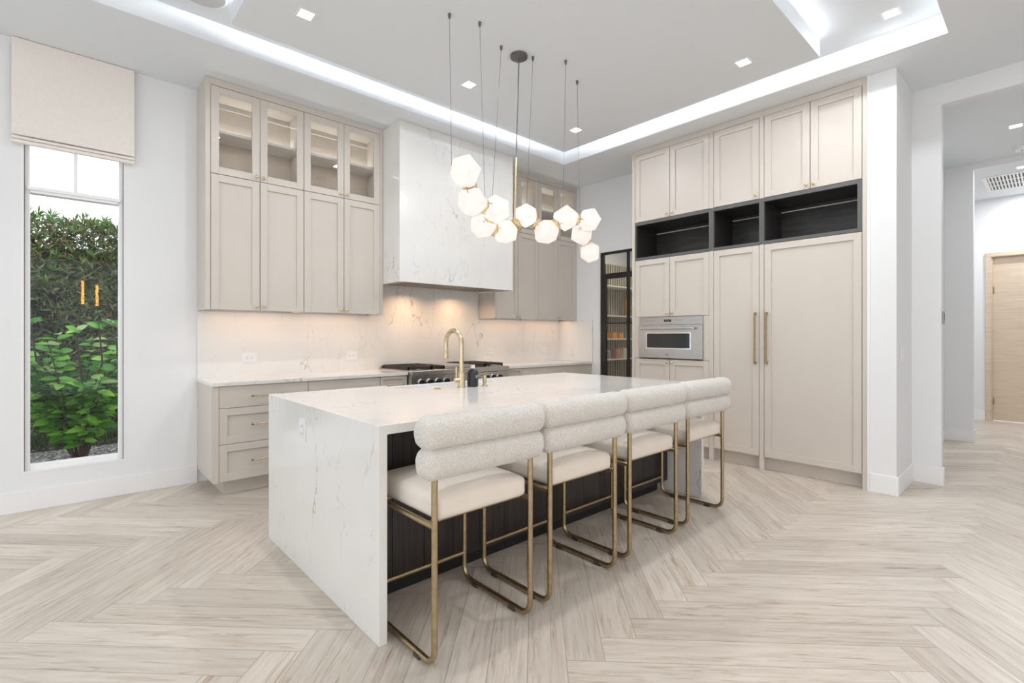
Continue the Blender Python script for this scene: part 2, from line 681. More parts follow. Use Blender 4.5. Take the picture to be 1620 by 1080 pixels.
# back wall with the tall window
WX0, WX1, WZ0, WZ1 = -0.229, 0.347, 0.290, 3.05
b = MB()
b.box(XL, WX0, YW, YW + .15, 0, ZC)
b.box(WX1, XR + .1, YW, YW + .15, 0, ZC)
b.box(WX0, WX1, YW, YW + .15, 0, WZ0)
b.box(WX0, WX1, YW, YW + .15, WZ1, ZC)
struct(b.build('wall_back', 'wall'), 'white wall behind the range and around the window', 'wall')
# wall on the right with the pantry door opening (Y 3.36-4.31)
DY0, DY1, DZ = 3.37, 4.31, 2.458
b = MB()
b.box(XR, XR + .1, DY1, YW, 0, ZC)
b.box(XR, XR + .1, DY0, DY1, DZ, ZC)
b.box(XR, XR + .1, 1.03, DY0, 0, ZC)
struct(b.build('wall_right', 'wall'), 'white wall around the black framed pantry door', 'wall')
struct(MB().box(4.954, XR + .1, 0.852, 1.030, 0, ZC).build('wall_pier', 'wall'), 'white wall pier at the right end of the tall cabinets', 'wall')
b = MB()
b.box(XR, XR + .1, 0.652, 0.852, 0, ZC)
b.box(XR, XR + .1, -1.6, 0.652, 3.283, ZC)
b.box(XR, XR + .1, YF, -1.6, 0, ZC)
struct(b.build('wall_opening', 'wall'), 'white wall around the wide opening to the hallway', 'wall')
struct(MB().box(4.946, 4.966, 1.0275, 1.046, 0, ZC - .001).build('trim_1', 'trim'), 'thin white trim strip beside the tall cabinets', 'trim')
# glazed sides of the room behind and left of the camera
b = MB()
b.box(XL - .1, XL, YF, -3.0, 0, ZC)
b.box(XL - .1, XL, 4.0, YW, 0, ZC)
b.box(XL - .1, XL, -3.0, 4.0, 2.95, ZC)
struct(b.build('wall_left', 'wall'), 'white wall with a wide glazed opening on the left', 'wall')
b = MB()
b.box(XL, -3.2, YF - .1, YF, 0, ZC)
b.box(2.6, XR + .1, YF - .1, YF, 0, ZC)
b.box(-3.2, 2.6, YF - .1, YF, 2.95, ZC)
struct(b.build('wall_front', 'wall'), 'white wall with a wide glazed opening behind the viewer', 'wall')

# hallway and the room beyond
ZH = 3.367
b = MB()
b.box(XR + .1, 8.125, 0.92, 1.02, 0, ZH)
struct(b.build('wall_hall', 'wall'), 'short white side wall of the hallway', 'wall')
b = MB()
b.box(8.125, 8.225, 0.655, 1.02, 0, ZH)
b.box(8.125, 8.225, -1.6, 0.655, 3.300, ZH)
b.box(8.125, 8.225, -1.8, -1.6, 0, ZH)
struct(b.build('wall_hall_end', 'wall'), 'grey shaded white wall at the end of the hallway', 'wall')
b = MB()
b.box(10.398, 10.498, 0.660, 1.9, 0, ZH)
b.box(10.398, 10.498, -0.36, 0.660, 2.503, ZH)
b.box(10.398, 10.498, -1.8, -0.36, 0, ZH)
struct(b.build('wall_far', 'wall'), 'white wall around the pale wooden door', 'wall')
b = MB()
b.box(XR + .1, 10.6, -1.9, -1.8, 0, ZH)
b.box(8.225, 10.6, 1.8, 1.9, 0, ZH)
b.box(8.125, 8.225, 1.02, 1.9, 0, ZH)
struct(b.build('wall_hall_side', 'wall'), 'white side wall of the room beyond the hallway', 'wall')
struct(MB().box(XR + .1, 10.6, -1.9, 1.9, ZH, ZH + .1).build('ceiling_hall', 'ceil'), 'white hallway ceiling with small downlights', 'ceiling')


def baseboard(name, outlines, label):
    b = MB()
    for pts in outlines:
        b.prism(pts, 'z', 0, 0.152)
    struct(b.build(name, 'trim', bevel=.003), label, 'baseboard')


def rect(x0, x1, y0, y1):
    return [(x0, y0), (x1, y0), (x1, y1), (x0, y1)]


baseboard('baseboard_back', [rect(XL, 0.858, YW - .016, YW)], 'white baseboard under the window')
baseboard('baseboard_pier', [[(4.938, .836), (XR - .016, .836), (XR - .016, .636), (XR + .06, .636), (XR + .06, .652), (XR, .652), (XR, .852), (4.954, .852), (4.954, 1.027), (4.938, 1.027)]], 'white baseboard around the pier and the hallway opening')
baseboard('baseboard_hall', [[(7.9, .904), (8.109, .904), (8.109, .639), (8.225, .639), (8.225, .655), (8.125, .655), (8.125, .92), (7.9, .92)], rect(XR + .1, 7.9, .904, .92)], 'white baseboard at the end of the hallway')
baseboard('baseboard_far', [rect(10.382, 10.398, 0.705, 1.8)], 'white baseboard beside the wooden door')

# pantry behind the glazed door
b = MB()
b.box(XR + .1, 7.9, YW, YW + .1, 0, 2.9)
b.box(7.9, 8.0, 3.2, YW + .1, 0, 2.9)
b.box(XR + .1, 7.9, 3.2, 3.3, 0, 2.9)
struct(b.build('wall_pantry', 'wall'), 'white pantry wall behind the glazed door', 'wall')
struct(MB().box(XR + .1, 8.0, 3.2, YW + .1, 2.9, 3.0).build('ceiling_pantry', 'ceil'), 'white pantry ceiling', 'ceiling')
slp = thing('slat_wall', 'oatmeal slatted panel behind the pantry shelves', 'panel', (0, YW, 0))
MB().box(XR + .12, 7.88, -.012, -.002, 0, 2.50).build('backing', 'kick', slp)
b = MB()
for k in range(33):
    x = XR + .14 + k * .066
    b.box(x, x + .033, -.034, -.0125, 0, 2.50)
b.build('slats', 'slat', slp)
light('pantry_fill', 'AREA', (6.6, 4.1, 2.88), 9, (1, .93, .82), .5)  # unseen area light added to light the pantry
for i, (z, t) in enumerate(((2.10, 'topmost'), (1.62, 'second'), (1.245, 'third'), (0.915, 'lowest'))):
    tag(MB().box(5.95, 7.88, 4.78, 5.05, z - .02, z).build('pantry_shelf', 'shelf', bevel=.002), f'pale pantry shelf behind the glazed door, {t} of the four', 'shelf', 'pantry shelves behind the glazed door')
pit = [('pantry_jar', 'amber jar on the second pantry shelf nearest the black mullion', 'jar', 'amberj', 7.05, 1.62, .05, .32),
       ('pantry_jar', 'amber jar on the second pantry shelf at the far end', 'jar', 'amberj', 7.42, 1.62, .06, .26),
       ('storage_box', 'orange box on the third pantry shelf, left of the pair', 'box', 'orange', 6.62, 1.245, .06, .10),
       ('storage_box', 'orange box on the third pantry shelf, right of the pair', 'box', 'orange', 6.80, 1.245, .06, .09),
       ('food_packet', 'rose packet on the lowest pantry shelf', 'packet', 'rose', 6.72, .915, .06, .15),
       ('food_tin', 'grey tin on the third pantry shelf', 'tin', 'tin', 7.05, 1.245, .05, .12),
       ('food_tin', 'grey tin on the lowest pantry shelf', 'tin', 'tin', 6.5, .915, .05, .15),
       ('food_packet', 'cream packet on the lowest pantry shelf', 'packet', 'paper', 6.92, .915, .06, .17)]
for nm, lab, cat, mt, x, z, r, h in pit:
    b = MB()
    if cat in ('jar', 'tin'):
        b.lathe([(r * .95, 0), (r, .01), (r, h * .8), (r * .7, h * .9), (r * .75, h * .92), (r * .75, h)], (x, 4.86, z), 16)
        tag(b.build(nm, mt, smooth=True), lab, cat)
    else:
        b.box(x - r, x + r, 4.80, 4.94, z, z + h)
        tag(b.build(nm, mt, bevel=.004), lab, cat)

# door_1: black steel door with transom
d1 = thing('door_1', 'black steel framed pantry door with tall glass panes', 'door', (5.605, 0, 0))
tag(d1, kind='structure')
b = MB()
b.box(-.0, .05, DY1 - .04, DY1, 0, DZ)
b.box(-.0, .05, DY0, DY0 + .04, 0, DZ)
b.box(-.0, .05, DY0 + .04, DY1 - .04, DZ - .03, DZ)
b.box(-.0, .05, DY0 + .04, DY1 - .04, 2.122, 2.158)
b.build('door_frame', 'blk', d1, bevel=.002)
b = MB()
b.box(.0, .04, DY1 - .085, DY1 - .041, 0.01, 2.12)
b.box(.0, .04, DY0 + .041, DY0 + .085, 0.01, 2.12)
b.box(.0, .04, DY0 + .085, DY1 - .085, 2.085, 2.12)
b.box(.0, .04, DY0 + .085, DY1 - .085, 0.01, .12)
b.box(.005, .035, DY0 + .085, DY1 - .085, 1.455, 1.472)
b.build('door_sash', 'blk', d1, bevel=.002)
MB().box(.002, .045, 3.850, 3.876, 0.02, DZ - .03).build('mullion', 'blk', d1)


for nm, y0, y1, z0, z1 in (('pane', DY0 + .086, DY1 - .086, .121, 1.454), ('pane', DY0 + .086, DY1 - .086, 1.473, 2.084), ('transom_pane', DY0 + .041, DY1 - .041, 2.159, DZ - .031)):
    MB().box(.018, .022, y0, y1, z0, z1).build(nm, 'pglass', d1)

# door_2: pale oak door far down the hall
d2 = thing('door_2', 'pale oak door with matching frame at the end of the hallway', 'door', (0, 0, 0))
tag(d2, kind='structure')
b = MB()
b.box(10.375, 10.398, 0.641, 0.703, 0, 2.545)
b.box(10.375, 10.398, -0.40, -0.338, 0, 2.545)
b.box(10.375, 10.398, -0.338, 0.641, 2.483, 2.545)
b.box(10.398, 10.49, 0.625, 0.655, 0, 2.50)
b.box(10.398, 10.49, -0.355, -0.325, 0, 2.50)
b.box(10.398, 10.49, -0.325, 0.625, 2.475, 2.50)
b.build('door_frame', 'door', d2, bevel=.002)
MB().box(10.44, 10.48, -0.324, 0.624, 0.01, 2.474).build('door_leaf', 'door', d2)
MB().lathe([(.008, 0), (.008, .1)], (10.432, .618, 1.93), 10).build('hinge', 'bronze', d2, smooth=True)
MB().lathe([(.008, 0), (.008, .1)], (10.432, .618, .25), 10).build('hinge', 'bronze', d2, smooth=True)
b = MB()
b.lathe([(.025, -.012), (.025, 0)], (10.44, -.25, 1.0), 16, 'x')
b.tube([(10.42, -.25, 1.0), (10.40, -.25, 1.0), (10.40, -.13, 1.0)], .008)
b.build('handle', 'bronze', d2, smooth=True)

# ------------------------------------------------------------------ window_1
w1 = thing('window_1', 'tall narrow white framed window beside the left cabinets', 'window', (0, 0, 0))
tag(w1, kind='structure')
GY = YW + .055
b = MB()
F = .030
x0, x1 = WX0, WX1
b.box(x0, x0 + F, GY - .03, GY + .05, WZ0, WZ1)
b.box(x1 - F, x1, GY - .03, GY + .05, WZ0, WZ1)
b.box(x0 + F, x1 - F, GY - .03, GY + .05, WZ0, WZ0 + F + .008)
b.box(x0 + F, x1 - F, GY - .03, GY + .05, WZ1 - F, WZ1)
b.build('window_frame', 'vinyl', w1, bevel=.004)
b = MB()
b.box(x0 + F, x1 - F, GY - .04, GY + .035, 2.352, 2.392)
b.box(x0 + F - .012, x1 - F + .012, GY - .055, GY - .02, 2.372, 2.398)
b.build('meeting_rail', 'vinyl', w1, bevel=.004)
MB().box(.043, .068, GY - .02, GY + .02, 2.392, WZ1 - F).build('mullion', 'vinyl', w1, bevel=.003)
MB().box(x0 + F, x1 - F, GY, GY + .004, WZ0 + F + .008, 2.352).build('lower_pane', 'glass', w1)
MB().box(x0 + F, .043, GY, GY + .004, 2.392, WZ1 - F).build('upper_pane', 'glass', w1)
MB().box(.068, x1 - F, GY, GY + .004, 2.392, WZ1 - F).build('upper_pane', 'glass', w1)
b = MB()
b.box(WX0 - .014, WX0, YW - .003, YW + .05, WZ0 - .014, 2.9)
b.box(WX1, WX1 + .006, YW - .003, YW + .05, WZ0 - .014, 2.9)
b.box(WX0, WX1, YW - .003, YW + .055, WZ0 - .014, WZ0 + .001)
b.build('window_return', 'trim', w1)

# roman blind
bl = thing('roman_blind', 'folded cream linen roman blind over the top of the window', 'blind', (0, 0, 0))
BX0, BX1 = -0.291, 0.413
MB().box(BX0, BX1, YW - .035, YW - .002, ZC - .032, ZC - .002).build('headrail', 'linen', bl)
b = MB()
prof = [(YW - .040, ZC - .004), (YW - .037, ZC - .004), (YW - .040, 2.77), (YW - .044, 2.752), (YW - .054, 2.746), (YW - .058, 2.752), (YW - .050, 2.80)]
b.prism(prof, 'x', BX0, BX1)
b.box(BX0, BX1, YW - .021, YW - .018, 2.692, ZC - .034)
b.build('fabric_panel', 'linen', bl)
for front, z0, z1, e in ((.048, 2.718, 2.741, .001), (.054, 2.687, 2.713, .002)):
    b = MB()
    b.prism([(YW - front, z0 + .006), (YW - front, z1 - .004), (YW - front + .006, z1), (YW - .022, z1), (YW - .022, z0), (YW - front + .006, z0)], 'x', BX0 - e, BX1 + e)
    b.build('fold', 'linen', bl, bevel=.002)

# ------------------------------------------------------------------ garden outside the window
struct(MB().box(-4, 5, YW + .16, 12, -0.2, -0.02).build('ground_garden', 'gravel'), 'gravel garden strip outside the window', 'ground')


def leaf(bm, p, d, n, L, W, fold=.15, rows=4, tip=1.0):
    d = d.normalized()
    sd = d.cross(n).normalized()
    n = sd.cross(d).normalized()
    prev = None
    for i in range(rows + 1):
        t = i / rows
        w = W * math.sin(PI * min(1, t ** 0.8 * .985 + .012)) ** .8
        c = p + d * (L * t) - n * (L * .18 * t * t)
        row = [bm.verts.new(c - sd * w + n * w * fold * 2), bm.verts.new(c), bm.verts.new(c + sd * w + n * w * fold * 2)]
        if prev:
            bm.faces.new((prev[0], prev[1], row[1], row[0]))
            bm.faces.new((prev[1], prev[2], row[2], row[1]))
        prev = row


def rv():
    return Vector((random.gauss(0, 1), random.gauss(0, 1), random.gauss(0, 1))).normalized()


hd = thing('hedge', 'dense clipped evergreen hedge behind the leafy shrub outside the window', 'hedge', (0.02, 8.35, 0))
hd.scale = (1.12, 1.12, 1.105)
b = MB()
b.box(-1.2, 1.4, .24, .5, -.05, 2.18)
b.build('dark_core', 'hcore', hd)  # near-black backing box that darkens the gaps between the leaves
b = MB()
for i in range(21000):
    x = random.uniform(-1.0, 1.2)
    top = 2.46 + .06 * noise.noise(Vector((x * 3, 0, 0)))
    z = random.uniform(.0, top) if i % 5 else max(.05, top - .01 - abs(random.gauss(0, .5)))
    y = random.uniform(-.25, .16) + .10 * noise.noise(Vector((x * 3, z * 3, 2)))
    dens = noise.noise(Vector((x * 2.2, z * 2.2, 9)))
    if z < 2.2 and dens < -.25 and random.random() < .6:
        continue
    p = Vector((x, y, z))
    d = Vector((random.gauss(0, .8), random.gauss(-.5, .6), random.gauss(.35, .7)))
    leaf(b.bm, p, d, rv(), random.uniform(.06, .115), random.uniform(.008, .015), rows=2)
nfol = len(b.bm.faces)
for i in range(42):
    x = random.uniform(-.7, .8)
    z = 2.43 + random.uniform(-.03, .08) if i < 30 else random.uniform(1.5, 2.35)
    c = Vector((x, random.uniform(-.2, .05) if i < 30 else -.26, z))
    for k in range(11):
        d = Vector((random.gauss(0, .8), random.gauss(-.1, .5), random.gauss(.8, .5)))
        leaf(b.bm, c, d, rv(), random.uniform(.06, .11), random.uniform(.007, .011), rows=2)
fo_ = b.build('foliage', 'hedge', hd)
fo_.data.materials.append(M['shoot'])
for p_ in list(fo_.data.polygons)[nfol:]:
    p_.material_index = 1

sh = thing('leafy_shrub', 'bright green broad-leaved shrub growing just outside the window', 'shrub', (0.10, 7.02, -0.02))
sh.scale = (1.18, 1.18, 1.06)
stems = MB()
lv, yl = MB(), MB()
tips = []
for i in range(26):
    a = random.uniform(0, 2 * PI)
    rr = random.uniform(.02, .10)
    base = Vector((rr * math.cos(a) * .6, rr * math.sin(a) * .6, 0))
    lean = Vector((math.cos(a), math.sin(a) * .7, 0)) * random.uniform(.10, .56)
    hgt = random.uniform(.65, 1.27)
    mid = base + lean * .35 + Vector((0, 0, hgt * .5))
    tip = base + lean + Vector((0, 0, hgt))
    stems.tube([base, mid, tip], [.008, .0065, .0035], 6)
    tips.append(tip)
    for k in range(17):
        t = .24 + .76 * k / 16
        p = (base.lerp(mid, t * 2) if t < .5 else mid.lerp(tip, t * 2 - 1))
        for sgn in (0, 1):
            az = k * 1.9 + sgn * PI + random.uniform(-.4, .4)
            el = random.uniform(-.25, .6)
            d = Vector((math.cos(az) * math.cos(el), math.sin(az) * math.cos(el), math.sin(el)))
            young = t > .9 and random.random() < .35
            leaf((yl if young else lv).bm, p, d, Vector((random.gauss(0, .6), random.gauss(-.5, .6), 1)), random.uniform(.09, .165), random.uniform(.026, .045), .12, 5)
for (x, z) in ((-.30, 1.40), (-.02, 1.33), (.24, 1.38), (.33, 1.26), (.13, 1.36)):
    p = Vector((x, -.35, z - .05))
    for k in range(5):
        az = k * 1.256 + x * 9
        d = Vector((math.cos(az), math.sin(az) * .8, random.uniform(-.1, 1.1)))
        leaf((yl if k == 0 else lv).bm, p, d, Vector((random.gauss(0, .5), -.6, .7)), random.uniform(.08, .13), random.uniform(.022, .034), .12, 5)
    stems.tube([p, p + Vector((.03, .2, -.35)), Vector((.05, 0, .5))], [.005, .008, .012], 6)
stems.build('stems', 'stem', sh, smooth=True)
lv.build('leaves', 'big', sh, smooth=True)
yl.build('young_leaves', 'young', sh, smooth=True)
b = MB()
for i in range(900):
    x, y = random.uniform(-1.0, 1.3), random.uniform(7.66, 7.80)
    d = Vector((random.gauss(0, .6), random.gauss(-.1, .25), 1))
    leaf(b.bm, Vector((x, y, -.02)), d, rv(), random.uniform(.12, .34), .006, rows=3)
tag(b.build('grass', 'grass'), 'tufts of long green grass at the foot of the hedge', 'grass', None, 'stuff')


# ------------------------------------------------------------------ cabinets
def shaker(parent, name, x0, x1, z0, z1, y=0.0, stile=.060, mat='cab', slab=False):
    """front in local coords: outer face at y, thickness .02 behind"""
    b = MB()
    t = .023
    if slab:
        b.box(x0, x1, y, y + t, z0, z1)
    else:
        b.box(x0, x0 + stile, y, y + t, z0, z1)
        b.box(x1 - stile, x1, y, y + t, z0, z1)
        b.box(x0 + stile, x1 - stile, y, y + t, z0, z0 + stile)
        b.box(x0 + stile, x1 - stile, y, y + t, z1 - stile, z1)
        b.box(x0 + stile - .004, x1 - stile + .004, y + .0145, y + t - .001, z0 + stile - .004, z1 - stile + .004)
    return b.build(name, mat, parent, bevel=.0012, seg=2)


def glass_front(parent, x0, x1, z0, z1, y=0.0, stile=.060):
    b = MB()
    t = .020
    b.box(x0, x0 + stile, y, y + t, z0, z1)
    b.box(x1 - stile, x1, y, y + t, z0, z1)
    b.box(x0 + stile, x1 - stile, y, y + t, z0, z0 + stile)
    b.box(x0 + stile, x1 - stile, y, y + t, z1 - stile, z1)
    d = b.build('glass_door', 'cab', parent, bevel=.0016)
    MB().box(x0 + stile - .004, x1 - stile + .004, y + .010, y + .014, z0 + stile - .004, z1 - stile + .004).build('pane', 'cglass', d)
    return d


def knob(parent, x, z, y=0.0, mat='gold'):
    b = MB()
    b.lathe([(.004, 0), (.0045, -.010), (.009, -.014), (.0125, -.019), (.0125, -.024), (.008, -.029), (.002, -.030)], (x, y, z), 16, 'y')
    return b.build('knob', mat, parent, smooth=True)


def pull(parent, x0, x1, z, y=0.0, mat='gold', vertical=False, z1=None, r=.005, out=.028):
    b = MB()
    if vertical:
        b.box(x0 - .0075, x0 + .0075, y - out - .012, y - out, z, z1)
        b.box(x0 - .0075, x0 + .0075, y - out, y, z, z + .022)
        b.box(x0 - .0075, x0 + .0075, y - out, y, z1 - .022, z1)
        return b.build('handle', mat, parent, bevel=.002)
    b.tube([(x0, y - out, z), (x1, y - out, z)], r, 10)
    for x in (x0 + .006, x1 - .006):
        b.tube([(x, y - out, z), (x, y, z)], r * .9, 10)
        b.box(x - .007, x + .007, y - out - .006, y - out + .006, z - .006, z + .006)
    return b.build('handle', mat, parent, smooth=True)


def upper_cab(x0, x1, lf, rf, splits, label, lit=0.0):
    """x0..x1 world, lf/rf filler widths, splits = door edges in world x"""
    t = thing('upper_cabinet', label, 'cabinet', (0, 4.736, 1.510))
    top = ZC - 1.510 - .002
    D = YW - 4.736 - .003
    b = MB()
    zs, zt = 1.146, 1.884     # floor and roof of the glazed part
    b.box(x0, x0 + .018, .040 if not lf else .022, D, 0, top)
    b.box(x1 - .018, x1, .040 if not rf else .022, D, 0, top)
    if lf:
        b.box(x0, x0 + lf, 0, .022, 0, top)
    if rf:
        b.box(x1 - rf, x1, 0, .022, 0, top)
    xa, xb = x0 + max(lf, 0), x1 - max(rf, 0)
    b.box(xa, xb, .0, .022, zt + .002, top)
    b.box(x0 + .018, x1 - .018, .026, D, .026, .042)
    b.box(x0 + .018, x1 - .018, .042, D, zs - .018, zs)
    b.box(x0 + .018, x1 - .018, .022, D, zt, zt + .018)
    b.box(x0 + .018, x1 - .018, D - .008, D, .042, zs - .018)
    b.box(x0 + .018, x1 - .018, .044, .050, .042, zs - .02)
    b.build('carcass', 'cab', t, bevel=.0012)
    MB().box(x0 + .0185, x1 - .0185, D - .010, D - .001, zs + .0005, zt - .0005).build('back_panel', 'cabin', t)
    MB().box(x0 + .0185, x1 - .0185, .07, D - .011, 1.520, 1.543).build('shelf', 'shelf', t, bevel=.002)
    if lit:  # glow strip and area lights added to brighten the cabinet interior
        MB().box(x0 + .03, x1 - .03, D - .045, D - .037, 1.5432, 1.5462).build('added_glow_strip', 'glowstrip', t)
        light('added_interior_fill', 'AREA', ((x0 + x1) / 2, D - .04, 1.549), lit, (.97, 1.0, .99), x1 - x0 - .08, (PI, 0, 0), t, None, .012)
        light('added_interior_fill', 'AREA', ((x0 + x1) / 2, .12, 1.517), lit * .35, (1.0, .95, .88), x1 - x0 - .08, (0, 0, 0), t, None, .012)
    for i in range(len(splits) - 1):
        a, c = splits[i] + .0028, splits[i + 1] - .0028
        d = shaker(t, 'door', a, c, .003, 1.1415)
        g = glass_front(t, a, c, 1.147, zt - .003)
        kx = c - .026 if i % 2 == 0 else a + .026
        knob(d, kx, .036)
        knob(g, kx, 1.181)
    return t


upper_cab(.857, 1.657, .037, 0, (.895, 1.276, 1.657), 'greige wall cabinet with glass upper doors, next to the window wall', 1.0)
upper_cab(1.657, 2.466, 0, .037, (1.657, 2.044, 2.430), 'greige wall cabinet with glass upper doors, touching the hood on its left', 1.0)
upper_cab(4.006, 4.785, .02, 0, (4.026, 4.404, 4.785), 'greige wall cabinet with glass upper doors, half hidden behind the hood', .8)
upper_cab(4.785, 5.588, 0, .028, (4.785, 5.169, 5.560), 'greige wall cabinet with glass upper doors, in the corner by the pantry', .8)


def under_light(x0, x1, y, z, lab, w):
    t = thing('under_cabinet_light', lab, 'light', ((x0 + x1) / 2, y, z), 0, 'slim warm light bars under the wall cabinets')
    L = (x1 - x0) / 2
    MB().box(-L, L, -.011, .011, -.008, 0).build('housing', 'trim', t, bevel=.001)
    MB().box(-L + .01, L - .01, -.008, .008, -.0095, -.0082).build('lens', 'puck', t)
    light('bar_glow', 'AREA', (0, 0, -.013), w, (1.0, .62, .40), 2 * L - .02, (0, 0, 0), t, None, .014)


under_light(.93, 1.62, 4.90, 1.5355, 'slim warm light bar under the wall cabinet next to the window wall', UNDER_W)
under_light(1.70, 2.40, 4.90, 1.5355, 'slim warm light bar under the wall cabinet left of the hood', UNDER_W)
under_light(4.06, 4.74, 4.90, 1.5355, 'slim warm light bar under the wall cabinet right of the hood', UNDER_W)
under_light(4.83, 5.52, 4.90, 1.5355, 'slim warm light bar under the corner wall cabinet', UNDER_W)

YB = 4.455


def base_cab(x0, x1, lf, rf, label, fronts, kx0=None, kx1=None):
    """fronts: list of (z0,z1,slab,pull?)"""
    t = thing('base_cabinet', label, 'cabinet', (0, YB, 0))
    b = MB()
    D = YW - YB - .003
    b.box(x0, x1, .038, D, .118, .887)
    if lf:
        b.box(x0, x0 + lf, 0, .021, .118, .887)
    if rf:
        b.box(x1 - rf, x1, 0, .021, .118, .887)
    b.build('carcass', 'cab', t, bevel=.0012)
    MB().box(kx0 if kx0 else x0, kx1 if kx1 else x1, .09, D, 0, .117).build('toe_kick', 'cab', t)
    for z0, z1, slab, pw in fronts:
        a, c = x0 + max(lf, .0) + .0027, x1 - max(rf, 0) - .0027
        d = shaker(t, 'drawer', a, c, z0, z1, stile=.058 if c - a > .4 else .03, slab=slab)
        if pw:
            m = (a + c) / 2
            pull(d, m - pw / 2, m + pw / 2, (z0 + z1) / 2, -.0)
    return t


std = [(.710, .884, True, .23), (.420, .706, False, .23), (.123, .416, False, .23)]
base_cab(.859, 1.595, .040, 0, 'greige three-drawer base cabinet with brass pulls at the window end', std, kx0=.95)
base_cab(1.595, 2.290, 0, 0, 'greige base cabinet between the window-end drawers and the narrow unit', std)
base_cab(2.290, 2.592, 0, 0, 'narrow greige base cabinet left of the range', [(.710, .884, False, .17), (.123, .706, False, .17)])
base_cab(3.925, 4.215, 0, 0, 'narrow greige base cabinet right of the range', [(.710, .884, False, .17), (.123, .706, False, .17)])
base_cab(4.215, 5.585, 0, .05, 'wide greige base cabinet in the corner by the pantry', [(.710, .884, True, .26), (.420, .706, False, .26), (.123, .416, False, .26)])
tag(MB().box(.850, 2.594, 4.436, YW - .021, .888, .918).build('worktop', 'quartz', bevel=.002), 'white quartz worktop left of the range', 'worktop')
tag(MB().box(3.922, XR - .001, 4.436, YW - .021, .888, .918).build('worktop', 'quartz', bevel=.002), 'white quartz worktop right of the range', 'worktop')
b = MB()
b.box(.857, 2.4675, YW - .020, YW - .001, .888, 1.509)
b.box(2.4675, 4.0, YW - .020, YW - .001, .888, 1.90)
b.box(4.0, XR - .021, YW - .020, YW - .001, .888, 1.509)
tag(b.build('backsplash', 'quartz'), 'white veined quartz backsplash behind the range and worktops', 'backsplash')
tag(MB().box(XR - .020, XR - .001, 4.436, YW - .0005, .919, 1.515).build('side_backsplash', 'quartz', bevel=.001), 'short quartz side splash in the corner by the pantry', 'backsplash')

# hood
hd_ = thing('range_hood', 'tall white quartz range hood reaching the ceiling', 'hood', (0, 4.392, 1.834))
HX0, HX1 = 2.470, 3.998
D = YW - .0215 - 4.392
b = MB()
b.box(HX0, HX1, 0, .03, 0, ZC - 1.834 - .002)
b.box(HX0, HX0 + .03, .03, D, 0, ZC - 1.834 - .002)
b.box(HX1 - .03, HX1, .03, D, 0, ZC - 1.834 - .002)
b.build('quartz_cladding', 'quartz', hd_, bevel=.002)
b = MB()
b.box(HX0 + .031, HX1 - .031, .031, D, .045, .06)
b.build('underside', 'cab', hd_)
b = MB()
b.box(HX0 + .10, HX1 - .10, .07, .52, .012, .044)
for k in range(26):
    x = HX0 + .15 + k * (HX1 - HX0 - .3) / 26
    b.box(x, x + .012, .09, .50, .004, .012)
b.build('steel_insert', 'steel', hd_)
for x in (2.9, 3.55):
    light('hood_glow', 'AREA', (x, .40, .0), 2.3, (1.0, .62, .35), .05, (0, 0, 0), hd_, R(150))

# range
rg = thing('range', 'wide stainless gas range with black knobs under the hood', 'range', (0, 0, 0))
RX0, RX1 = 2.600, 3.918
b = MB()
b.box(RX0, RX1, 4.44, 5.06, .10, .905)
b.build('body', 'steel', rg, bevel=.003)
b = MB()
b.prism([(4.44, .775), (4.385, .790), (4.385, .872), (4.372, .880), (4.372, .925), (4.380, .932), (4.44, .932)], 'x', RX0, RX1)
b.build('control_panel', 'steel', rg, bevel=.002)
MB().box(RX0, RX1, 4.441, 5.062, .906, .930).build('cooktop', 'steel', rg, bevel=.003)
MB().box(RX0, RX1, 5.03, 5.062, .931, .955).build('rear_trim', 'steel', rg, bevel=.003)
b = MB()
b.box(RX0 + .01, RX0 + .78, 4.415, 4.439, .14, .765)
b.build('oven_door', 'steel', rg, bevel=.004)
b = MB()
b.box(RX0 + .79, RX1 - .01, 4.415, 4.439, .14, .765)
b.build('oven_door', 'steel', rg, bevel=.004)
for a, c in ((RX0 + .06, RX0 + .73), (RX0 + .84, RX1 - .06)):
    b = MB()
    b.tube([(a, 4.37, .715), (c, 4.37, .715)], .012)
    b.tube([(a + .02, 4.37, .715), (a + .02, 4.414, .715)], .009)
    b.tube([(c - .02, 4.37, .715), (c - .02, 4.414, .715)], .009)
    b.build('handle', 'chrome', rg, smooth=True)
for x in (2.709, 2.812, 2.916, 3.020, 3.16, 3.37, 3.475, 3.579, 3.674, 3.77):
    b = MB()
    b.lathe([(.034, 0), (.034, -.008), (.030, -.012)], (x, 4.385, .811), 20, 'y')
    kb = b.build('bezel', 'chrome', rg, smooth=True)
    b = MB()
    b.lathe([(.027, -.012), (.027, -.030), (.024, -.045), (.010, -.047)], (x, 4.385, .811), 20, 'y')
    b.box(x - .005, x + .005, 4.334, 4.345, .790, .832)
    b.build('knob', 'black', kb, smooth=True)


def grate(x0, x1):
    b = MB()
    y0, y1 = 4.47, 5.02
    z0, z1 = .955, .968
    for x in (x0, x1 - .014):
        b.box(x, x + .014, y0, y1, .935, z1)
    for y in (y0, (y0 + y1) / 2 - .007, y1 - .014):
        b.box(x0, x1, y, y + .014, z0 - .008, z1)
    xm = (x0 + x1) / 2
    b.box(xm - .006, xm + .006, y0, y1, z0, z1)
    for cy in (y0 + .145, y1 - .145):
        b.box(x0, xm - .03, cy - .006, cy + .006, z0, z1)
        b.box(xm + .03, x1, cy - .006, cy + .006, z0, z1)
    for x in (x0, x1 - .014):
        for y in (y0, y1 - .014):
            b.box(x, x + .014, y, y + .014, .930, z0)
    return b


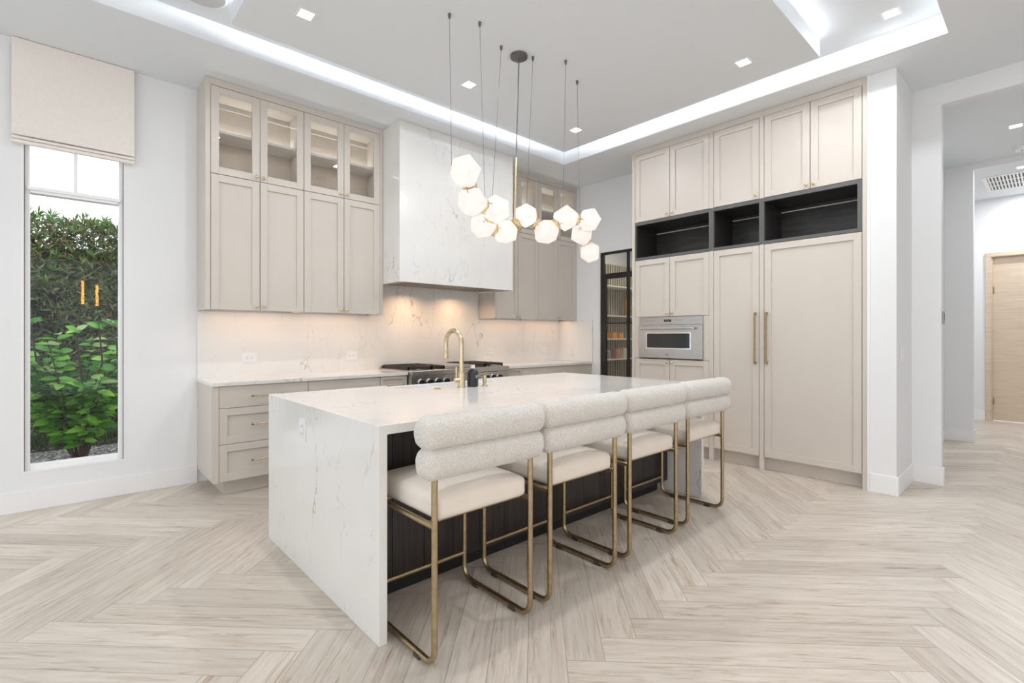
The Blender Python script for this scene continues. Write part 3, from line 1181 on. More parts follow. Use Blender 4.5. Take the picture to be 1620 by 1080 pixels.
for a, c in ((2.612, 2.89), (2.895, 3.06), (3.47, 3.63), (3.635, 3.905)):
    grate(a, c).build('grate', 'iron', rg, bevel=.002)
for x in (2.75, 2.98, 3.55, 3.77):
    for y in (4.615, 4.875):
        MB().lathe([(.045, .931), (.045, .938), (.032, .942), (.032, .950), (.01, .952)], (x, y, 0), 18).build('burner', 'iron', rg, smooth=True)
MB().box(3.075, 3.455, 4.48, 5.015, .931, .962).build('griddle_cover', 'steel', rg, bevel=.006)

# ------------------------------------------------------------------ tall cabinets on the right (local x runs towards the viewer)
XF = 4.954
RZ = -PI / 2


def tall(label, ya, yb):
    t = thing('tall_cabinet', label, 'cabinet', (XF, ya, 0), RZ)
    return t, ya - yb


DEP = XR - XF - .004


def tall_body(t, W, left, right, cols, oven=False):
    """carcass pieces; cols = list of niche openings (x0,x1)"""
    b = MB()
    b.box(0, .018, .022, DEP, .0, ZC - .002)
    b.box(W - .018, W, .022, DEP, .0, ZC - .002)
    b.box(.018, W - .018, DEP - .01, DEP, .12, ZC - .002)
    b.box(.018, W - .018, .022, DEP - .01, 2.612, 2.63)
    b.box(.018, W - .018, .022, DEP - .01, 2.150, 2.166)
    b.box(.018, W - .018, .022, DEP - .01, .12, .138)
    b.box(.018, W - .018, .042, .05, 2.63, 3.40)
    b.box(.018, W - .018, .042, .05, .138, 1.02 if oven else 2.150)
    if oven:
        b.box(.018, W - .018, .042, .05, 1.50, 2.150)
    b.box(left, W - right - (.0215 if oven else 0), 0, .022, 3.394, ZC - .002)
    if left:
        b.box(0, left, 0, .022, 0 if left > .03 else 0, ZC - .002)
    if right:
        b.box(W - right, W, 0, .022, 0, ZC - .002)
    b.build('carcass', 'cab', t, bevel=.0012)
    MB().box(.018, W - .018, .085, .10, 0, .119).build('toe_kick', 'cab', t)


def niche(t, x0, x1, fx0, fx1, zr=(2.168, 2.610)):
    """dark open compartment: front frame (fx0..fx1) with the opening x0..x1"""
    za, zb = 2.198, 2.574
    b = MB()
    b.box(fx0, x0, -.001, .03, zr[0], zr[1])
    b.box(x1, fx1, -.001, .03, zr[0], zr[1])
    b.box(x0, x1, -.001, .03, zr[0], za)
    b.box(x0, x1, -.001, .03, zb, zr[1])
    n = b.build('open_niche', 'nframe', t, bevel=.001)
    b = MB()
    b.box(x0 - .012, x0, .03, .46, za - .012, zb + .012)
    b.box(x1, x1 + .012, .03, .46, za - .012, zb + .012)
    b.box(x0, x1, .03, .46, za - .012, za)
    b.box(x0, x1, .03, .46, zb, zb + .012)
    b.box(x0, x1, .448, .46, za, zb)
    b.build('niche_lining', 'niche', n)
    MB().box(x0 + .004, x1 - .004, .436, .447, zb - .040, zb - .031).build('led_profile', 'shelf', n)


# oven tower  Y 3.349 -> 2.410
t, W = tall('greige tall cabinet holding the built-in oven, nearest the pantry door', 3.349, 2.388)
tall_body(t, W, .037, 0, None, True)
b = MB()
# front split filler at right
for i, (a, c) in enumerate(((.0415, .4855), (.4915, .9365))):
    d = shaker(t, 'door', a, c, 2.614, 3.391)
    knob(d, c - .026 if i == 0 else a + .026, 2.650)
    d = shaker(t, 'door', a, c, 1.506, 2.164)
    knob(d, c - .026 if i == 0 else a + .026, 1.540)
    d = shaker(t, 'door', a, c, .128, 1.028)
    knob(d, c - .026 if i == 0 else a + .026, .994)
b.box(.039, .1035, 0, .02, 1.031, 1.503)
b.box(.8755, .938, 0, .02, 1.031, 1.503)
b.build('oven_filler', 'cab', t, bevel=.0015)
niche(t, .055, .937, .039, .9605)
b = MB().box(.9395, .9605, 0, .02, 0, 2.166)
b.box(.9395, .9605, 0, .02, 2.612, ZC - .003)
b.build('post', 'cab', t, bevel=.001)

ov = thing('wall_oven', 'stainless built-in oven with a dark window in the tall cabinet', 'oven', (XF, 3.349, 0), RZ)
OX0, OX1, OZ0, OZ1 = .104, .875, 1.040, 1.500
MB().box(OX0 + .01, OX1 - .01, .024, .5, OZ0 + .01, OZ1 - .01).build('body', 'steel', ov)
MB().box(OX0, OX1, -.012, .023, 1.412, OZ1).build('control_panel', 'steel', ov, bevel=.002)
b = MB()
wx0, wx1, wz0, wz1 = .215, .735, 1.155, 1.315
b.box(OX0, wx0, -.020, .023, OZ0, 1.408)
b.box(wx1, OX1, -.020, .023, OZ0, 1.408)
b.box(wx0, wx1, -.020, .023, OZ0, wz0)
b.box(wx0, wx1, -.020, .023, wz1, 1.408)
dr = b.build('oven_door', 'steel', ov, bevel=.0015)
b = MB()
for a, c, e, g in ((wx0 - .012, wx0, wz0 - .012, wz1 + .012), (wx1, wx1 + .012, wz0 - .012, wz1 + .012), (wx0, wx1, wz0 - .012, wz0), (wx0, wx1, wz1, wz1 + .012)):
    b.box(a, c, -.0225, -.0195, e, g)
b.build('window_surround', 'chrome', dr)
MB().box(wx0, wx1, -.012, .0, wz0, wz1).build('window', 'bglass', dr)
b = MB()
b.tube([(.15, -.066, 1.372), (.80, -.066, 1.372)], .0125, 14)
b.tube([(.185, -.066, 1.372), (.185, -.020, 1.372)], .010, 10)
b.tube([(.765, -.066, 1.372), (.765, -.020, 1.372)], .010, 10)
b.build('handle', 'chrome', dr, smooth=True)
dsp = MB().box(.425, .512, -.0135, -.0115, 1.445, 1.470).build('display', 'black', ov)
b = MB()
for k in range(3):
    b.box(.442 + k * .02, .452 + k * .02, -.0142, -.0132, 1.452, 1.463)
b.build('digits', 'label', dsp)
b = MB()
for k in range(16):
    x = .18 + k * .0145 if k < 8 else .55 + (k - 8) * .0145
    b.box(x, x + .003, -.0126, -.0116, 1.452, 1.463)
b.build('button_marks', 'label', ov)
fc = bpy.data.curves.new('maker_lettering', 'FONT')
fc.body = 'WOLF'
fc.size = .017
fc.align_x = 'CENTER'
fc.extrude = .0004
fo = bpy.data.objects.new('maker_lettering', fc)
COL.objects.link(fo)
lm = bpy.data.meshes.new_from_object(fo.evaluated_get(bpy.context.evaluated_depsgraph_get()))
bpy.data.objects.remove(fo)
lm.materials.clear()
lm.materials.append(M['black'])
fo = bpy.data.objects.new('maker_lettering', lm)
COL.objects.link(fo)
fo.parent = dr
fo.location = ((OX0 + OX1) / 2 - .02, -.0208, 1.073)
fo.rotation_euler = (R(90), 0, 0)

# freezer column  Y 2.388 -> 1.889
t, W = tall('narrow greige panelled freezer cabinet between the oven tower and the fridge', 2.388, 1.889)
t['label'] = 'narrow greige tall cabinet with one long door, between oven tower and widest unit'
tall_body(t, W, .023, 0, None)
d = shaker(t, 'door', .0275, .4745, 2.614, 3.390)
knob(d, .451, 2.650)
niche(t, .026, .476, 0, .4985)
d = shaker(t, 'tall_door', .0275, .4745, .134, 2.164)
pull(d, .445, 0, 1.020, mat='bronze', vertical=True, z1=1.515)
b = MB().box(.479, .499, 0, .022, 0, 2.166)
b.box(.479, .499, 0, .022, 2.612, 3.394)
b.build('post', 'cab', t, bevel=.001)

# fridge column  Y 1.889 -> 1.047
t, W = tall('widest greige tall cabinet with one huge door, beside the white pier', 1.889, 1.047)
tall_body(t, W, .021, .034, None)
for i, (a, c) in enumerate(((.0255, .4125), (.4185, .8035))):
    d = shaker(t, 'door', a, c, 2.614, 3.391)
    knob(d, c - .026 if i == 0 else a + .026, 2.650)
niche(t, .022, .772, 0.0005, .8075)
d = shaker(t, 'tall_door', .0255, .8035, .132, 2.164)
pull(d, .050, 0, 1.020, mat='bronze', vertical=True, z1=1.515)

# ------------------------------------------------------------------ island
IX0, IX1, IY0, IY1, IZ = .960, 3.772, 1.878, 3.372, .916
TH = .038
SX0, SX1, SY0 = 1.772, 2.62, 3.090         # sink notch
b = MB()
zt, zb = IZ, IZ - TH
outl = [(IX0, IY0), (IX1, IY0), (IX1, IY1), (SX1, IY1), (SX1, SY0), (SX0, SY0), (SX0, IY1), (IX0, IY1)]
b.prism(outl, 'z', zb, zt)
b.box(IX0, IX0 + TH, IY0, IY1, 0, zb)
b.box(IX1 - TH, IX1, IY0, IY1, 0, zb)
bmesh.ops.remove_doubles(b.bm, verts=b.bm.verts[:], dist=1e-5)
tag(b.build('island_worktop', 'quartz', bevel=.0015), 'white quartz island worktop with waterfall ends', 'worktop')
ic = thing('island_cabinet', 'espresso wood island base under the white quartz top', 'cabinet', (0, 0, 0))
b = MB()
PYF = 2.175
bx0, bx1 = IX0 + TH + .002, IX1 - TH - .002
b.box(bx0, bx1, 2.196, SY0 - .01, .10, zb - .002)
b.box(bx0, SX0 - .01, SY0 - .01, 3.33, .10, zb - .002)
b.box(SX1 + .01, bx1, SY0 - .01, 3.33, .10, zb - .002)
b.box(SX0 - .01, SX1 + .01, SY0 - .01, 3.33, .10, .62)
b.build('carcass', 'iwood', ic)
b = MB()
n = 15
pw = (bx1 - bx0) / n
for k in range(n):
    b.box(bx0 + k * pw + .0012, bx0 + (k + 1) * pw - .0012, PYF, 2.195, .085, zb - .002)
b.build('plank_panel', 'iwood', ic, bevel=.0015)
MB().box(bx0, bx1 - .06, 2.235, 3.25, 0, .099).build('toe_kick', 'kick', ic)
b = MB()
for a, c in ((bx0, 1.36), (1.363, 1.76), (2.632, 3.18), (3.183, bx1)):
    b.box(a + .002, c - .002, 3.331, 3.350, .11, zb - .004)
b.build('door_fronts', 'iwood', ic, bevel=.0015)

sk = thing('apron_sink', 'white apron front sink set into the island', 'sink', (0, 0, 0))
b = MB()
s0, s1, y0, y1, zt2, zb2, th = SX0 + .004, SX1 - .004, SY0 + .004, 3.392, .906, .640, .022
b.box(s0, s0 + th, y0, y1, zb2, zt2)
b.box(s1 - th, s1, y0, y1, zb2, zt2)
b.box(s0 + th, s1 - th, y0, y0 + th, zb2, zt2)
b.box(s0 + th, s1 - th, y1 - th, y1, zb2, zt2)
b.box(s0 + th, s1 - th, y0 + th, y1 - th, zb2, zb2 + th)
b.build('basin', 'ceramic', sk, bevel=.006, seg=3)
MB().lathe([(.045, zb2 + th + .0005), (.045, zb2 + th + .004), (.03, zb2 + th + .003)], ((s0 + s1) / 2, (y0 + y1) / 2, 0), 24).build('drain', 'champagne', sk, smooth=True)

fx, fy = 2.125, 2.888
fc_ = thing('kitchen_faucet', 'champagne brass arched faucet beside the island sink', 'faucet', (fx, fy, IZ))
b = MB()
b.lathe([(.030, 0), (.030, .006), (.0265, .010), (.0265, .105), (.020, .110)], seg=24)
b.build('base', 'champagne', fc_, smooth=True)
b = MB()
rad = .098
path = [(0, 0, .105), (0, 0, .30)]
for k in range(1, 17):
    a = PI - PI * k / 16 * 1.0
    path.append((0, rad + rad * math.cos(a), .315 + rad * math.sin(a)))
path.append((0, 2 * rad, .27))
b.tube(path, .0165, 16)
b.build('spout', 'champagne', fc_, smooth=True)
b = MB()
b.lathe([(.0165, .0), (.0175, -.002), (.0175, -.045), (.0185, -.050), (.0185, -.062), (.013, -.064)], (0, 2 * rad, .268), 18)
b.lathe([(.004, 0), (.004, .006)], (0, 2 * rad + .018, .235), 10, 'y')
b.build('spray_head', 'champagne', fc_, smooth=True)
b = MB()
b.lathe([(.0165, -.022), (.0165, -.060), (.012, -.064)], (0, 0, .055), 18, 'x')
b.tube([(-.046, 0, .055), (-.046, 0, .150)], .0055, 10)
b.build('lever_handle', 'champagne', fc_, smooth=True)

bo = thing('soap_bottle', 'black pump bottle with a slate label beside the faucet', 'bottle', (2.226, 2.886, IZ))
b = MB()
b.lathe([(.036, 0), (.0405, .004), (.0415, .02), (.0415, .098), (.038, .112), (.026, .124), (.016, .128), (.015, .133)], seg=28)
b.build('body', 'amenity', bo, smooth=True)
b = MB()
b.lathe([(.0165, .1335), (.0165, .158), (.013, .161)], seg=20)
b.build('collar', 'cream', bo, smooth=True)
b = MB()
b.lathe([(.005, .161), (.005, .172), (.014, .174), (.014, .183), (.006, .185)], seg=16)
b.tube([(0, 0, .179), (-.03, .03, .180), (-.036, .036, .170)], .0045, 8)
b.build('pump', 'black', bo, smooth=True)
b = MB()
rl = .0421
for z0, z1, a0, a1 in ((.064, .086, -1.05, -.30),):
    K = 8
    for k in range(K):
        p, q = a0 + (a1 - a0) * k / K - PI / 2 + .9, a0 + (a1 - a0) * (k + 1) / K - PI / 2 + .9
        b.poly([(rl * math.cos(p), rl * math.sin(p), z0), (rl * math.cos(q), rl * math.sin(q), z0), (rl * math.cos(q), rl * math.sin(q), z1), (rl * math.cos(p), rl * math.sin(p), z1)])
b.build('paper_label', 'label', bo)
ds = thing('soap_dispenser', 'small champagne brass soap dispenser beside the black bottle', 'dispenser', (2.313, 2.853, IZ))
b = MB()
b.lathe([(.024, 0), (.024, .004), (.013, .010), (.013, .030), (.0155, .034), (.0155, .066), (.0135, .076), (.008, .078)], seg=22)
b.build('post', 'champagne', ds, smooth=True)
MB().tube([(0, 0, .064), (-.03, .045, .066), (-.036, .054, .058)], .0055, 10).build('spout', 'champagne', ds, smooth=True)
bt = thing('sink_button', 'low round brass air switch on the island in front of the faucet', 'button', (1.928, 2.900, IZ))
MB().lathe([(.026, 0), (.026, .004), (.021, .007), (.018, .007)], seg=24).build('bezel', 'champagne', bt, smooth=True)
MB().lathe([(.0175, .001), (.0175, .006), (.014, .007)], seg=24).build('push_cap', 'champagne', bt, smooth=True)


# ------------------------------------------------------------------ outlets, switches
def outlet(loc, rz, label, horiz=True, group='white wall outlets'):
    t = thing('electrical_outlet', label, 'outlet', loc, rz, group)
    w, h = (.124, .088) if horiz else (.088, .124)
    MB().box(-w / 2, w / 2, -.006, 0, -h / 2, h / 2).build('cover_plate', 'plastic', t, bevel=.002)
    b = MB()
    if horiz:
        b.box(-.036, .036, -.009, -.0062, -.018, .018)
    else:
        b.box(-.018, .018, -.009, -.0062, -.036, .036)
    f = b.build('receptacle', 'plastic', t, bevel=.001)
    b = MB()
    for c in (-.020, .020):
        for o in (-.006, .006):
            if horiz:
                b.box(c - .0045, c + .0045, -.0096, -.0088, o - .0012, o + .0012)
            else:
                b.box(o - .0012, o + .0012, -.0096, -.0088, c - .0045, c + .0045)
    b.build('slots', 'slot', f)
    return t


ys = YW - .0205
outlet((1.272, ys, 1.086), 0, 'white outlet on the backsplash beneath the cabinet nearest the window')
outlet((2.268, ys, 1.078), 0, 'white outlet on the backsplash just left of the range')
outlet((4.195, ys, 1.086), 0, 'white outlet on the backsplash just right of the range')
outlet((5.210, ys, 1.082), 0, 'white outlet on the backsplash near the pantry corner')
outlet((IX0 - .0005, 2.757, .777), -PI / 2, 'white outlet on the island waterfall end', False)
sw = thing('light_switch', 'white double rocker switch on the side of the pier', 'switch', (5.15, .8515, 1.143), 0)
MB().box(-.058, .058, -.006, 0, -.062, .062).build('cover_plate', 'plastic', sw, bevel=.002)
for x in (-.024, .024):
    MB().box(x - .017, x + .017, -.010, -.0062, -.034, .034).build('rocker', 'plastic', sw, bevel=.002)
kp = thing('wall_keypad', 'small dark keypad on the edge of the hallway opening', 'keypad', (5.645, .6515, 1.447), 0)
MB().box(-.035, .035, -.012, 0, -.055, .055).build('body', 'tin', kp, bevel=.003)
MB().box(-.024, .024, -.0135, -.0122, -.02, .04).build('screen', 'black', kp)


# ------------------------------------------------------------------ bar stools
def bolster(L, dy, dz, seedv, nu=120, nv=64):
    b = MB()
    rings = []
    for i in range(nu + 1):
        t = -1 + 2 * i / nu
        # denser rings near ends
        t = math.sin(t * PI / 2) * .55 + t * .45
        e = abs(t)
        sx = L / 2 * t
        edge = max(0.0, (e * L / 2 - (L / 2 - .055)) / .055)
        s = max(0.02, (1 - edge ** 2.3)) ** (1 / 2.3)
        ring = []
        for k in range(nv):
            a = 2 * PI * k / nv
            ca, sa = math.cos(a), math.sin(a)
            ex = 2 / 2.5
            y = dy / 2 * math.copysign(abs(ca) ** ex, ca) * s
            z = dz / 2 * math.copysign(abs(sa) ** ex, sa) * (0.55 + .45 * s if edge < .999 else .55)
            z = dz / 2 * math.copysign(abs(sa) ** ex, sa) * s
            p = Vector((sx, y, z))
            nn = noise.noise(p * 130 + Vector((seedv, 0, 0))) * .6 + noise.noise(p * 60 + Vector((0, seedv, 0))) * .5
            nrm = Vector((edge * math.copysign(1, t) * .6, ca, sa)).normalized()
            p = p + nrm * (.0030 * nn)
            ring.append(b.bm.verts.new(p))
        rings.append(ring)
    for i in range(nu):
        for k in range(nv):
            b.bm.faces.new((rings[i][k], rings[i][(k + 1) % nv], rings[i + 1][(k + 1) % nv], rings[i + 1][k]))
    b.bm.faces.new(rings[0][::-1])
    b.bm.faces.new(rings[-1])
    return b


HW = .257
YRL, YFR = 0.0, .500     # rear and front legs (local y, +y towards the island)


def make_stool(label):
    t = thing('bar_stool', label, 'stool', (0, 0, 0), 0, 'boucle bar stools at the island')
    r = .0125
    zf = r + .004
    zr = .552
    for sx in (-1, 1):
        x = sx * HW
        b = MB()
        b.tube([(x, YRL, .90), (x, YRL, zf), (x, YFR, zf), (x, YFR, zr), (x, YRL + .004, zr)], r, 14, .062, 8)
        b.build('side_frame', 'brass', t, smooth=True, ang=60)
        for y in (.115, .40):
            b = MB()
            b.box(x - .0150, x + .0150, y - .022, y + .022, .0005, .020)
            b.build('glide', 'glide', t, bevel=.003)
    MB().tube([(-HW, YFR, .142), (HW, YFR, .142)], .0098, 12).build('footrest_bar', 'brass', t, smooth=True)
    b = MB()
    b.tube([(-HW, .06, zr), (HW, .06, zr)], .008, 10)
    b.build('seat_support', 'brass', t, smooth=True)
    b = MB()
    b.tube([(-HW, .44, zr), (HW, .44, zr)], .008, 10)
    b.build('seat_support', 'brass', t, smooth=True)
    # seat cushion
    b = MB()
    w, y0, y1 = .242, .004, .520
    N = 14
    zt0 = .655
    grid = {}
    for k in range(N + 1):
        for j in range(N + 1):
            u, v = -1 + 2 * k / N, -1 + 2 * j / N
            cr = .030 * (1 - abs(u) ** 2.6) * (1 - abs(v) ** 3.0)
            x = w * u
            y = (y0 + y1) / 2 + (y1 - y0) / 2 * v
            top = b.bm.verts.new((x, y, zt0 + cr))
            bot = b.bm.verts.new((x, y, .564))
            grid[k, j] = (top, bot)
    for k in range(N):
        for j in range(N):
            b.bm.faces.new([grid[k, j][0], grid[k + 1, j][0], grid[k + 1, j + 1][0], grid[k, j + 1][0]])
            b.bm.faces.new([grid[k, j][1], grid[k, j + 1][1], grid[k + 1, j + 1][1], grid[k + 1, j][1]])
    for k in range(N):
        for a, c in (((k, 0), (k + 1, 0)), ((k + 1, N), (k, N)), ((0, k + 1), (0, k)), ((N, k), (N, k + 1))):
            b.bm.faces.new([grid[a][0], grid[a][1], grid[c][1], grid[c][0]])
    b.build('seat', 'leather', t, smooth=True, bevel=.026, seg=5, ang=80)
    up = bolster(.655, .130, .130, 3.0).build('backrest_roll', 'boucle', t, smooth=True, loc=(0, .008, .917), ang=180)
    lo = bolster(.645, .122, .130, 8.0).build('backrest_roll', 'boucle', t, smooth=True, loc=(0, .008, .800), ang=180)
    return t


st0 = make_stool('cream boucle bar stool at the island, nearest the viewer')
st0.location = (1.308, 1.602, 0)
copy_tree(st0, (1.966, 1.615, 0), 0, 'cream boucle bar stool at the island, second from the viewer')
copy_tree(st0, (2.645, 1.632, 0), 0, 'cream boucle bar stool at the island, third from the viewer')
copy_tree(st0, (3.343, 1.650, 0), 0, 'cream boucle bar stool at the island, farthest from the viewer')

# ------------------------------------------------------------------ chandelier
f_, S_, C_ = 777.83, .74065, .67189


def world(px, py, d):
    u = (px - 810) / f_
    return Vector((d * (C_ + S_ * u), d * (S_ - C_ * u), H - d * (py - 530.94) / f_))


ch = thing('chandelier', 'cluster chandelier of faceted frosted glass globes above the island', 'chandelier', (2.582, 2.767, ZP))
o0 = Vector((2.582, 2.767, ZP))
G = [(736.5, 271, .212, 3.15), (747, 319, .200, 3.25), (785, 331, .195, 3.40), (764, 357, .188, 3.53), (800, 367, .186, 3.66), (832, 341, .186, 3.80),
     (864, 367, .200, 3.85), (895, 345, .200, 3.93), (932, 348, .194, 4.02), (920, 371, .185, 4.15), (933, 398, .188, 4.22)]
cen = [world(x, y, d) - o0 for x, y, s, d in G]
phi = (1 + 5 ** .5) / 2
dod = [Vector(v) for v in [(a, b_, c) for a in (-1, 1) for b_ in (-1, 1) for c in (-1, 1)] + [(0, a / phi, b_ * phi) for a in (-1, 1) for b_ in (-1, 1)] + [(a / phi, b_ * phi, 0) for a in (-1, 1) for b_ in (-1, 1)] + [(a * phi, 0, b_ / phi) for a in (-1, 1) for b_ in (-1, 1)]]
order = [0, 1, 2, 3, 4, 5, 6, 7, 8, 9, 10]
links = [(0, 1), (1, 2), (2, 3), (3, 4), (4, 5), (5, 6), (6, 7), (7, 8), (8, 9), (9, 10)]
for i, (c, g) in enumerate(zip(cen, G)):
    b = MB()
    nxt = cen[i + 1] if i < len(cen) - 1 else cen[i - 1]
    ax = (nxt - c).normalized()
    if i % 3 == 2:
        ax = (ax + Vector((.3, -.5, .6))).normalized()
    rot = Vector((0, 0, 1)).rotation_difference(ax).to_matrix() @ Matrix.Rotation(i * .9, 3, 'Z')
    rr = g[2] / 2 * 1.05
    nside = 6
    pts = []
    for k in range(nside):
        a0 = 2 * PI * k / nside
        pts.append(Vector((math.cos(a0), math.sin(a0), .06 * math.cos(3 * a0))))
        for sg in (-1, 1):
            a1 = a0 + (PI / nside if k % 2 else 0)
            pts.append(Vector((.56 * math.cos(a1), .56 * math.sin(a1), .80 * sg)))
    vs = [b.bm.verts.new(c + (rot @ v) * rr) for v in pts]
    bmesh.ops.convex_hull(b.bm, input=vs)
    bmesh.ops.dissolve_limit(b.bm, angle_limit=R(9), verts=b.bm.verts[:], edges=b.bm.edges[:])
    gl = b.build('glass_globe', 'frost', ch, bevel=.003)
    b = MB()
    b.lathe([(.003, -.026), (.017, -.020), (.024, 0), (.017, .020), (.003, .026)], tuple(c), 14)
    b.build('bulb', 'bulb', gl, smooth=True)
for a, c in links:
    p, q = cen[a], cen[c]
    d = (q - p).normalized()
    m = (p + q) / 2
    z = Vector((0, 0, 1)).rotation_difference(d).to_matrix()
    b = MB()
    n0 = len(b.bm.verts)
    b.lathe([(.040, -.008), (.048, -.005), (.048, .005), (.040, .008)], seg=6)
    for k in range(3):
        an = 2 * PI * k / 3 + .4
        cx, cy = .050 * math.cos(an), .050 * math.sin(an)
        b.lathe([(.0036, -.026), (.0036, .026)], (cx, cy, 0), 8)
    bmesh.ops.transform(b.bm, matrix=z.to_4x4(), verts=b.bm.verts[:])
    bmesh.ops.translate(b.bm, vec=m, verts=b.bm.verts[:])
    b.build('connector', 'gold', ch, smooth=True)
MB().lathe([(.062, -.0005), (.066, -.003), (.066, -.020), (.060, -.024), (.010, -.026)], seg=32).build('canopy', 'pewter', ch, smooth=True)
e = world(814, 347, 3.73) - o0
k1 = Vector((0, 0, -.024)).lerp(e, .62)
MB().tube([(0, 0, -.024), k1], .0045, 10).build('cord', 'pewter', ch, smooth=True)
MB().tube([k1, e], .0065, 10).build('rod', 'gold', ch, smooth=True)
for (wx, wy), (bx, by, bd) in (((1.903, 2.722), (714.5, 262, 3.15)), ((2.107, 2.653), (767, 312, 3.40)), ((2.400, 2.765), (778.5, 318, 3.42)),
                               ((2.674, 2.707), (833, 326, 3.80)), ((2.901, 2.571), (890.5, 331, 3.93)), ((3.203, 2.711), (917.5, 345, 4.05))):
    top = Vector((wx, wy, ZP)) - o0
    bot = world(bx, by, bd) - o0
    MB().tube([top + Vector((0, 0, -.018)), bot], .0016, 6).build('cable', 'pewter', ch, smooth=True)
    MB().lathe([(.0095, -.0005), (.0095, -.022), (.005, -.034), (.002, -.036)], tuple(top), 12).build('ceiling_ferrule', 'pewter', ch, smooth=True)


# ------------------------------------------------------------------ ceiling fixtures
def downlight(x, y, z, label, w=DOWN_W, group='square recessed downlights'):
    t = thing('recessed_downlight', label, 'downlight', (x, y, z), 0, group)
    b = MB()
    a, c = .058, .043
    b.box(-a, a, -a, -c, -.004, 0)
    b.box(-a, a, c, a, -.004, 0)
    b.box(-a, -c, -c, c, -.004, 0)
    b.box(c, a, -c, c, -.004, 0)
    b.build('trim_ring', 'trim', t, bevel=.0015)
    MB().box(-c, c, -c, c, -.0025, -.0005).build('lens', 'lens', t)
    light('downlight_glow', 'AREA', (0, 0, -.008), w, (.955, .975, 1.0), .085, (0, 0, 0), t)
    return t


downlight(1.193, 3.375, ZP, 'square downlight in the dropped panel, left of the chandelier and closest to the window')
downlight(2.563, 3.375, ZP, 'square downlight in the dropped panel, in front of the hood')
downlight(3.960, 3.370, ZP, 'square downlight in the dropped panel, nearest the pantry corner')
downlight(3.960, 1.647, ZP, 'square downlight in the dropped panel, facing the widest tall cabinet')
downlight(2.563, 1.647, ZP, 'square downlight in the dropped panel, above the stools')
downlight(1.193, 1.647, ZP, 'square downlight in the dropped panel, above the near island end')
downlight(4.402, .787, ZU, 'square downlight in the bright recess beside the dropped panel')
downlight(2.6, .787, ZU, 'square downlight in the bright recess above the viewer')
for x, y, l in ((-1.8, 3.4, 'by the window'), (-1.8, .8, 'at the glazed side'), (-1.8, -1.9, 'in the far corner'), (1.2, -1.9, 'behind the viewer'), (3.9, -1.9, 'near the hallway')):  # unseen downlights added to help light the room
    downlight(x, y, ZC, f'unseen square downlight added to the living area ceiling {l}', DOWN_W, 'added living area downlights')
for x, l in ((6.964, 'nearest the kitchen'), (7.879, 'nearest the vent')):
    pass
downlight(6.964, .254, ZH, 'square downlight in the hallway ceiling, nearest the kitchen', 3.0, 'hallway downlights')
downlight(8.72, .262, ZH, 'square downlight in the room beyond the hallway, next to the vent', 16.0, 'hallway downlights')
downlight(9.9, .05, ZH, 'square downlight in the room beyond the hallway, by the wooden door', 16.0, 'hallway downlights')
sd = thing('smoke_detector', 'round white smoke detector on the hallway ceiling', 'detector', (7.80, .235, ZH))
MB().lathe([(.062, 0), (.062, -.018), (.052, -.032), (.02, -.036)], seg=28).build('body', 'plastic', sd, smooth=True)
MB().lathe([(.012, -.0365), (.012, -.039)], seg=16).build('sensor', 'tin', sd, smooth=True)
vt = thing('ceiling_vent', 'white slotted air vent in the ceiling beyond the hallway', 'vent', (0, 0, ZH))
b = MB()
vx0, vx1, vy0, vy1 = 8.95, 9.85, -.45, .645
fw = .045
b.box(vx0, vx1, vy1 - fw, vy1, -.008, 0)
b.box(vx0, vx1, vy0, vy0 + fw, -.008, 0)
b.box(vx0, vx0 + fw, vy0 + fw, vy1 - fw, -.008, 0)
b.box(vx1 - fw, vx1, vy0 + fw, vy1 - fw, -.008, 0)
b.build('frame', 'trim', vt, bevel=.002)
MB().box(vx0 + fw, vx1 - fw, vy0 + fw, vy1 - fw, -.0015, -.0005).build('backing', 'slot', vt)
b = MB()
ny = 30
for k in range(ny):
    y = vy0 + fw + (vy1 - vy0 - 2 * fw) * (k + .5) / ny
    b.box(vx0 + fw, vx1 - fw, y - .0085, y + .0085, -.007, -.002)
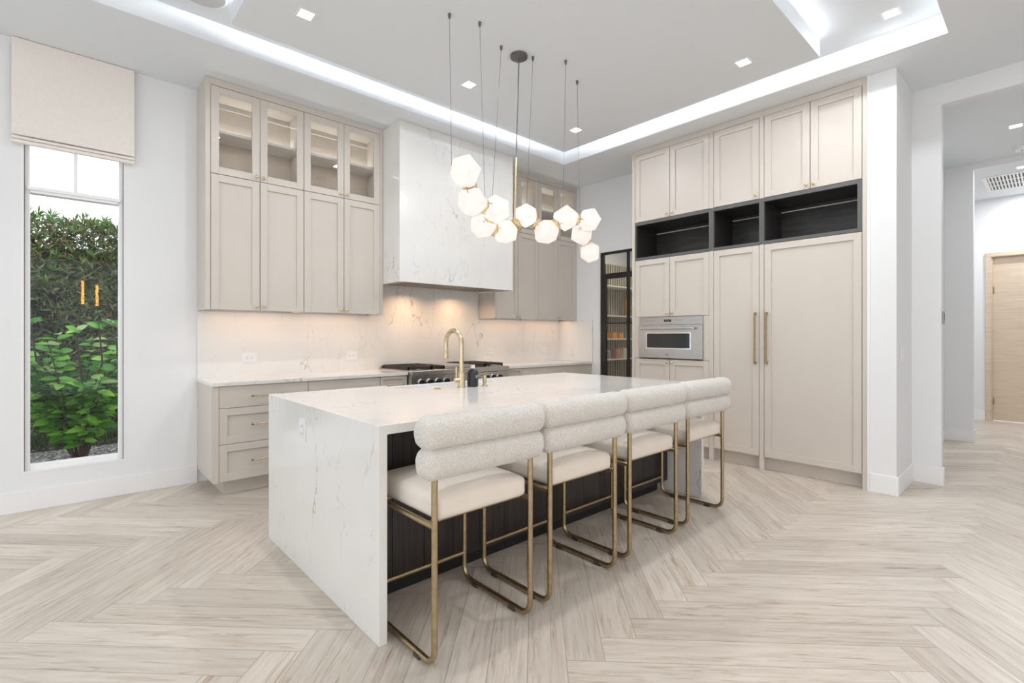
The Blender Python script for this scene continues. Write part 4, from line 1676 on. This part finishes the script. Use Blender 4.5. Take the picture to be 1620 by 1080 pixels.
for q in (1, 2):
    x = vx0 + fw + (vx1 - vx0 - 2 * fw) * q / 3
    b.box(x - .012, x + .012, vy0 + fw, vy1 - fw, -.0075, -.002)
b.build('slats', 'trim', vt)
sp = thing('ceiling_speaker', 'round white ceiling speaker in the bright recess', 'speaker', (.69, 3.885, ZU))
MB().lathe([(.145, 0), (.145, -.004), (.136, -.007)], seg=40).build('rim', 'trim', sp, smooth=True)
MB().lathe([(.132, -.0072), (.05, -.009)], seg=40).build('grille', 'grey', sp, smooth=True)
# LED strips along the upper edge of the dropped panel
cv = thing('cove_light', 'slim white LED strip around the top of the dropped ceiling panel', 'light', (0, 0, ZU))
ins = .06
for x0, x1, y0, y1 in ((PX0 + ins, PX1 - ins, PY0 + ins, PY0 + ins + .01), (PX0 + ins, PX1 - ins, PY1 - ins - .035, PY1 - ins - .025), (PX0 + ins, PX0 + ins + .01, PY0 + ins + .01, PY1 - ins - .01), (PX1 - ins - .01, PX1 - ins, PY0 + ins + .01, PY1 - ins - .01)):
    MB().box(x0, x1, y0, y1, -.0275, -.002).build('led_strip', 'led', cv)
b = MB()
b.box(PX0 + .1, PX1 - .1, PY0 + .1, PY1 - .1, -.0275, -.001)
b.build('hanger_board', 'ceil', cv)

# amber tube pendants in the living area: the window glass mirrors them
for k, (px, y0p, y1p) in enumerate(((131, 444, 481), (153.5, 451, 484))):
    Yv = 2 * (YW + .057) + 1.9
    u = (px - 810) / f_
    d = Yv / (S_ - C_ * u)
    X = d * (C_ + S_ * u)
    za, zb_ = H - d * (y1p - 530.94) / f_, H - d * (y0p - 530.94) / f_
    t = thing('tube_pendant', ('slim amber tube pendant mirrored in the window, taller reflection', 'slim amber tube pendant mirrored in the window, shorter reflection')[k], 'pendant', (X, -1.9, ZC), 0, 'amber tube pendants mirrored in the window')
    MB().lathe([(.02, zb_ - ZC), (.02, za - ZC)], seg=14).build('glow_tube', 'amber', t, smooth=True)
    MB().tube([(0, 0, -.01), (0, 0, zb_ - ZC)], .003, 6).build('cable', 'pewter', t)
    MB().lathe([(.05, 0), (.05, -.02)], seg=20).build('canopy', 'pewter', t, smooth=True)
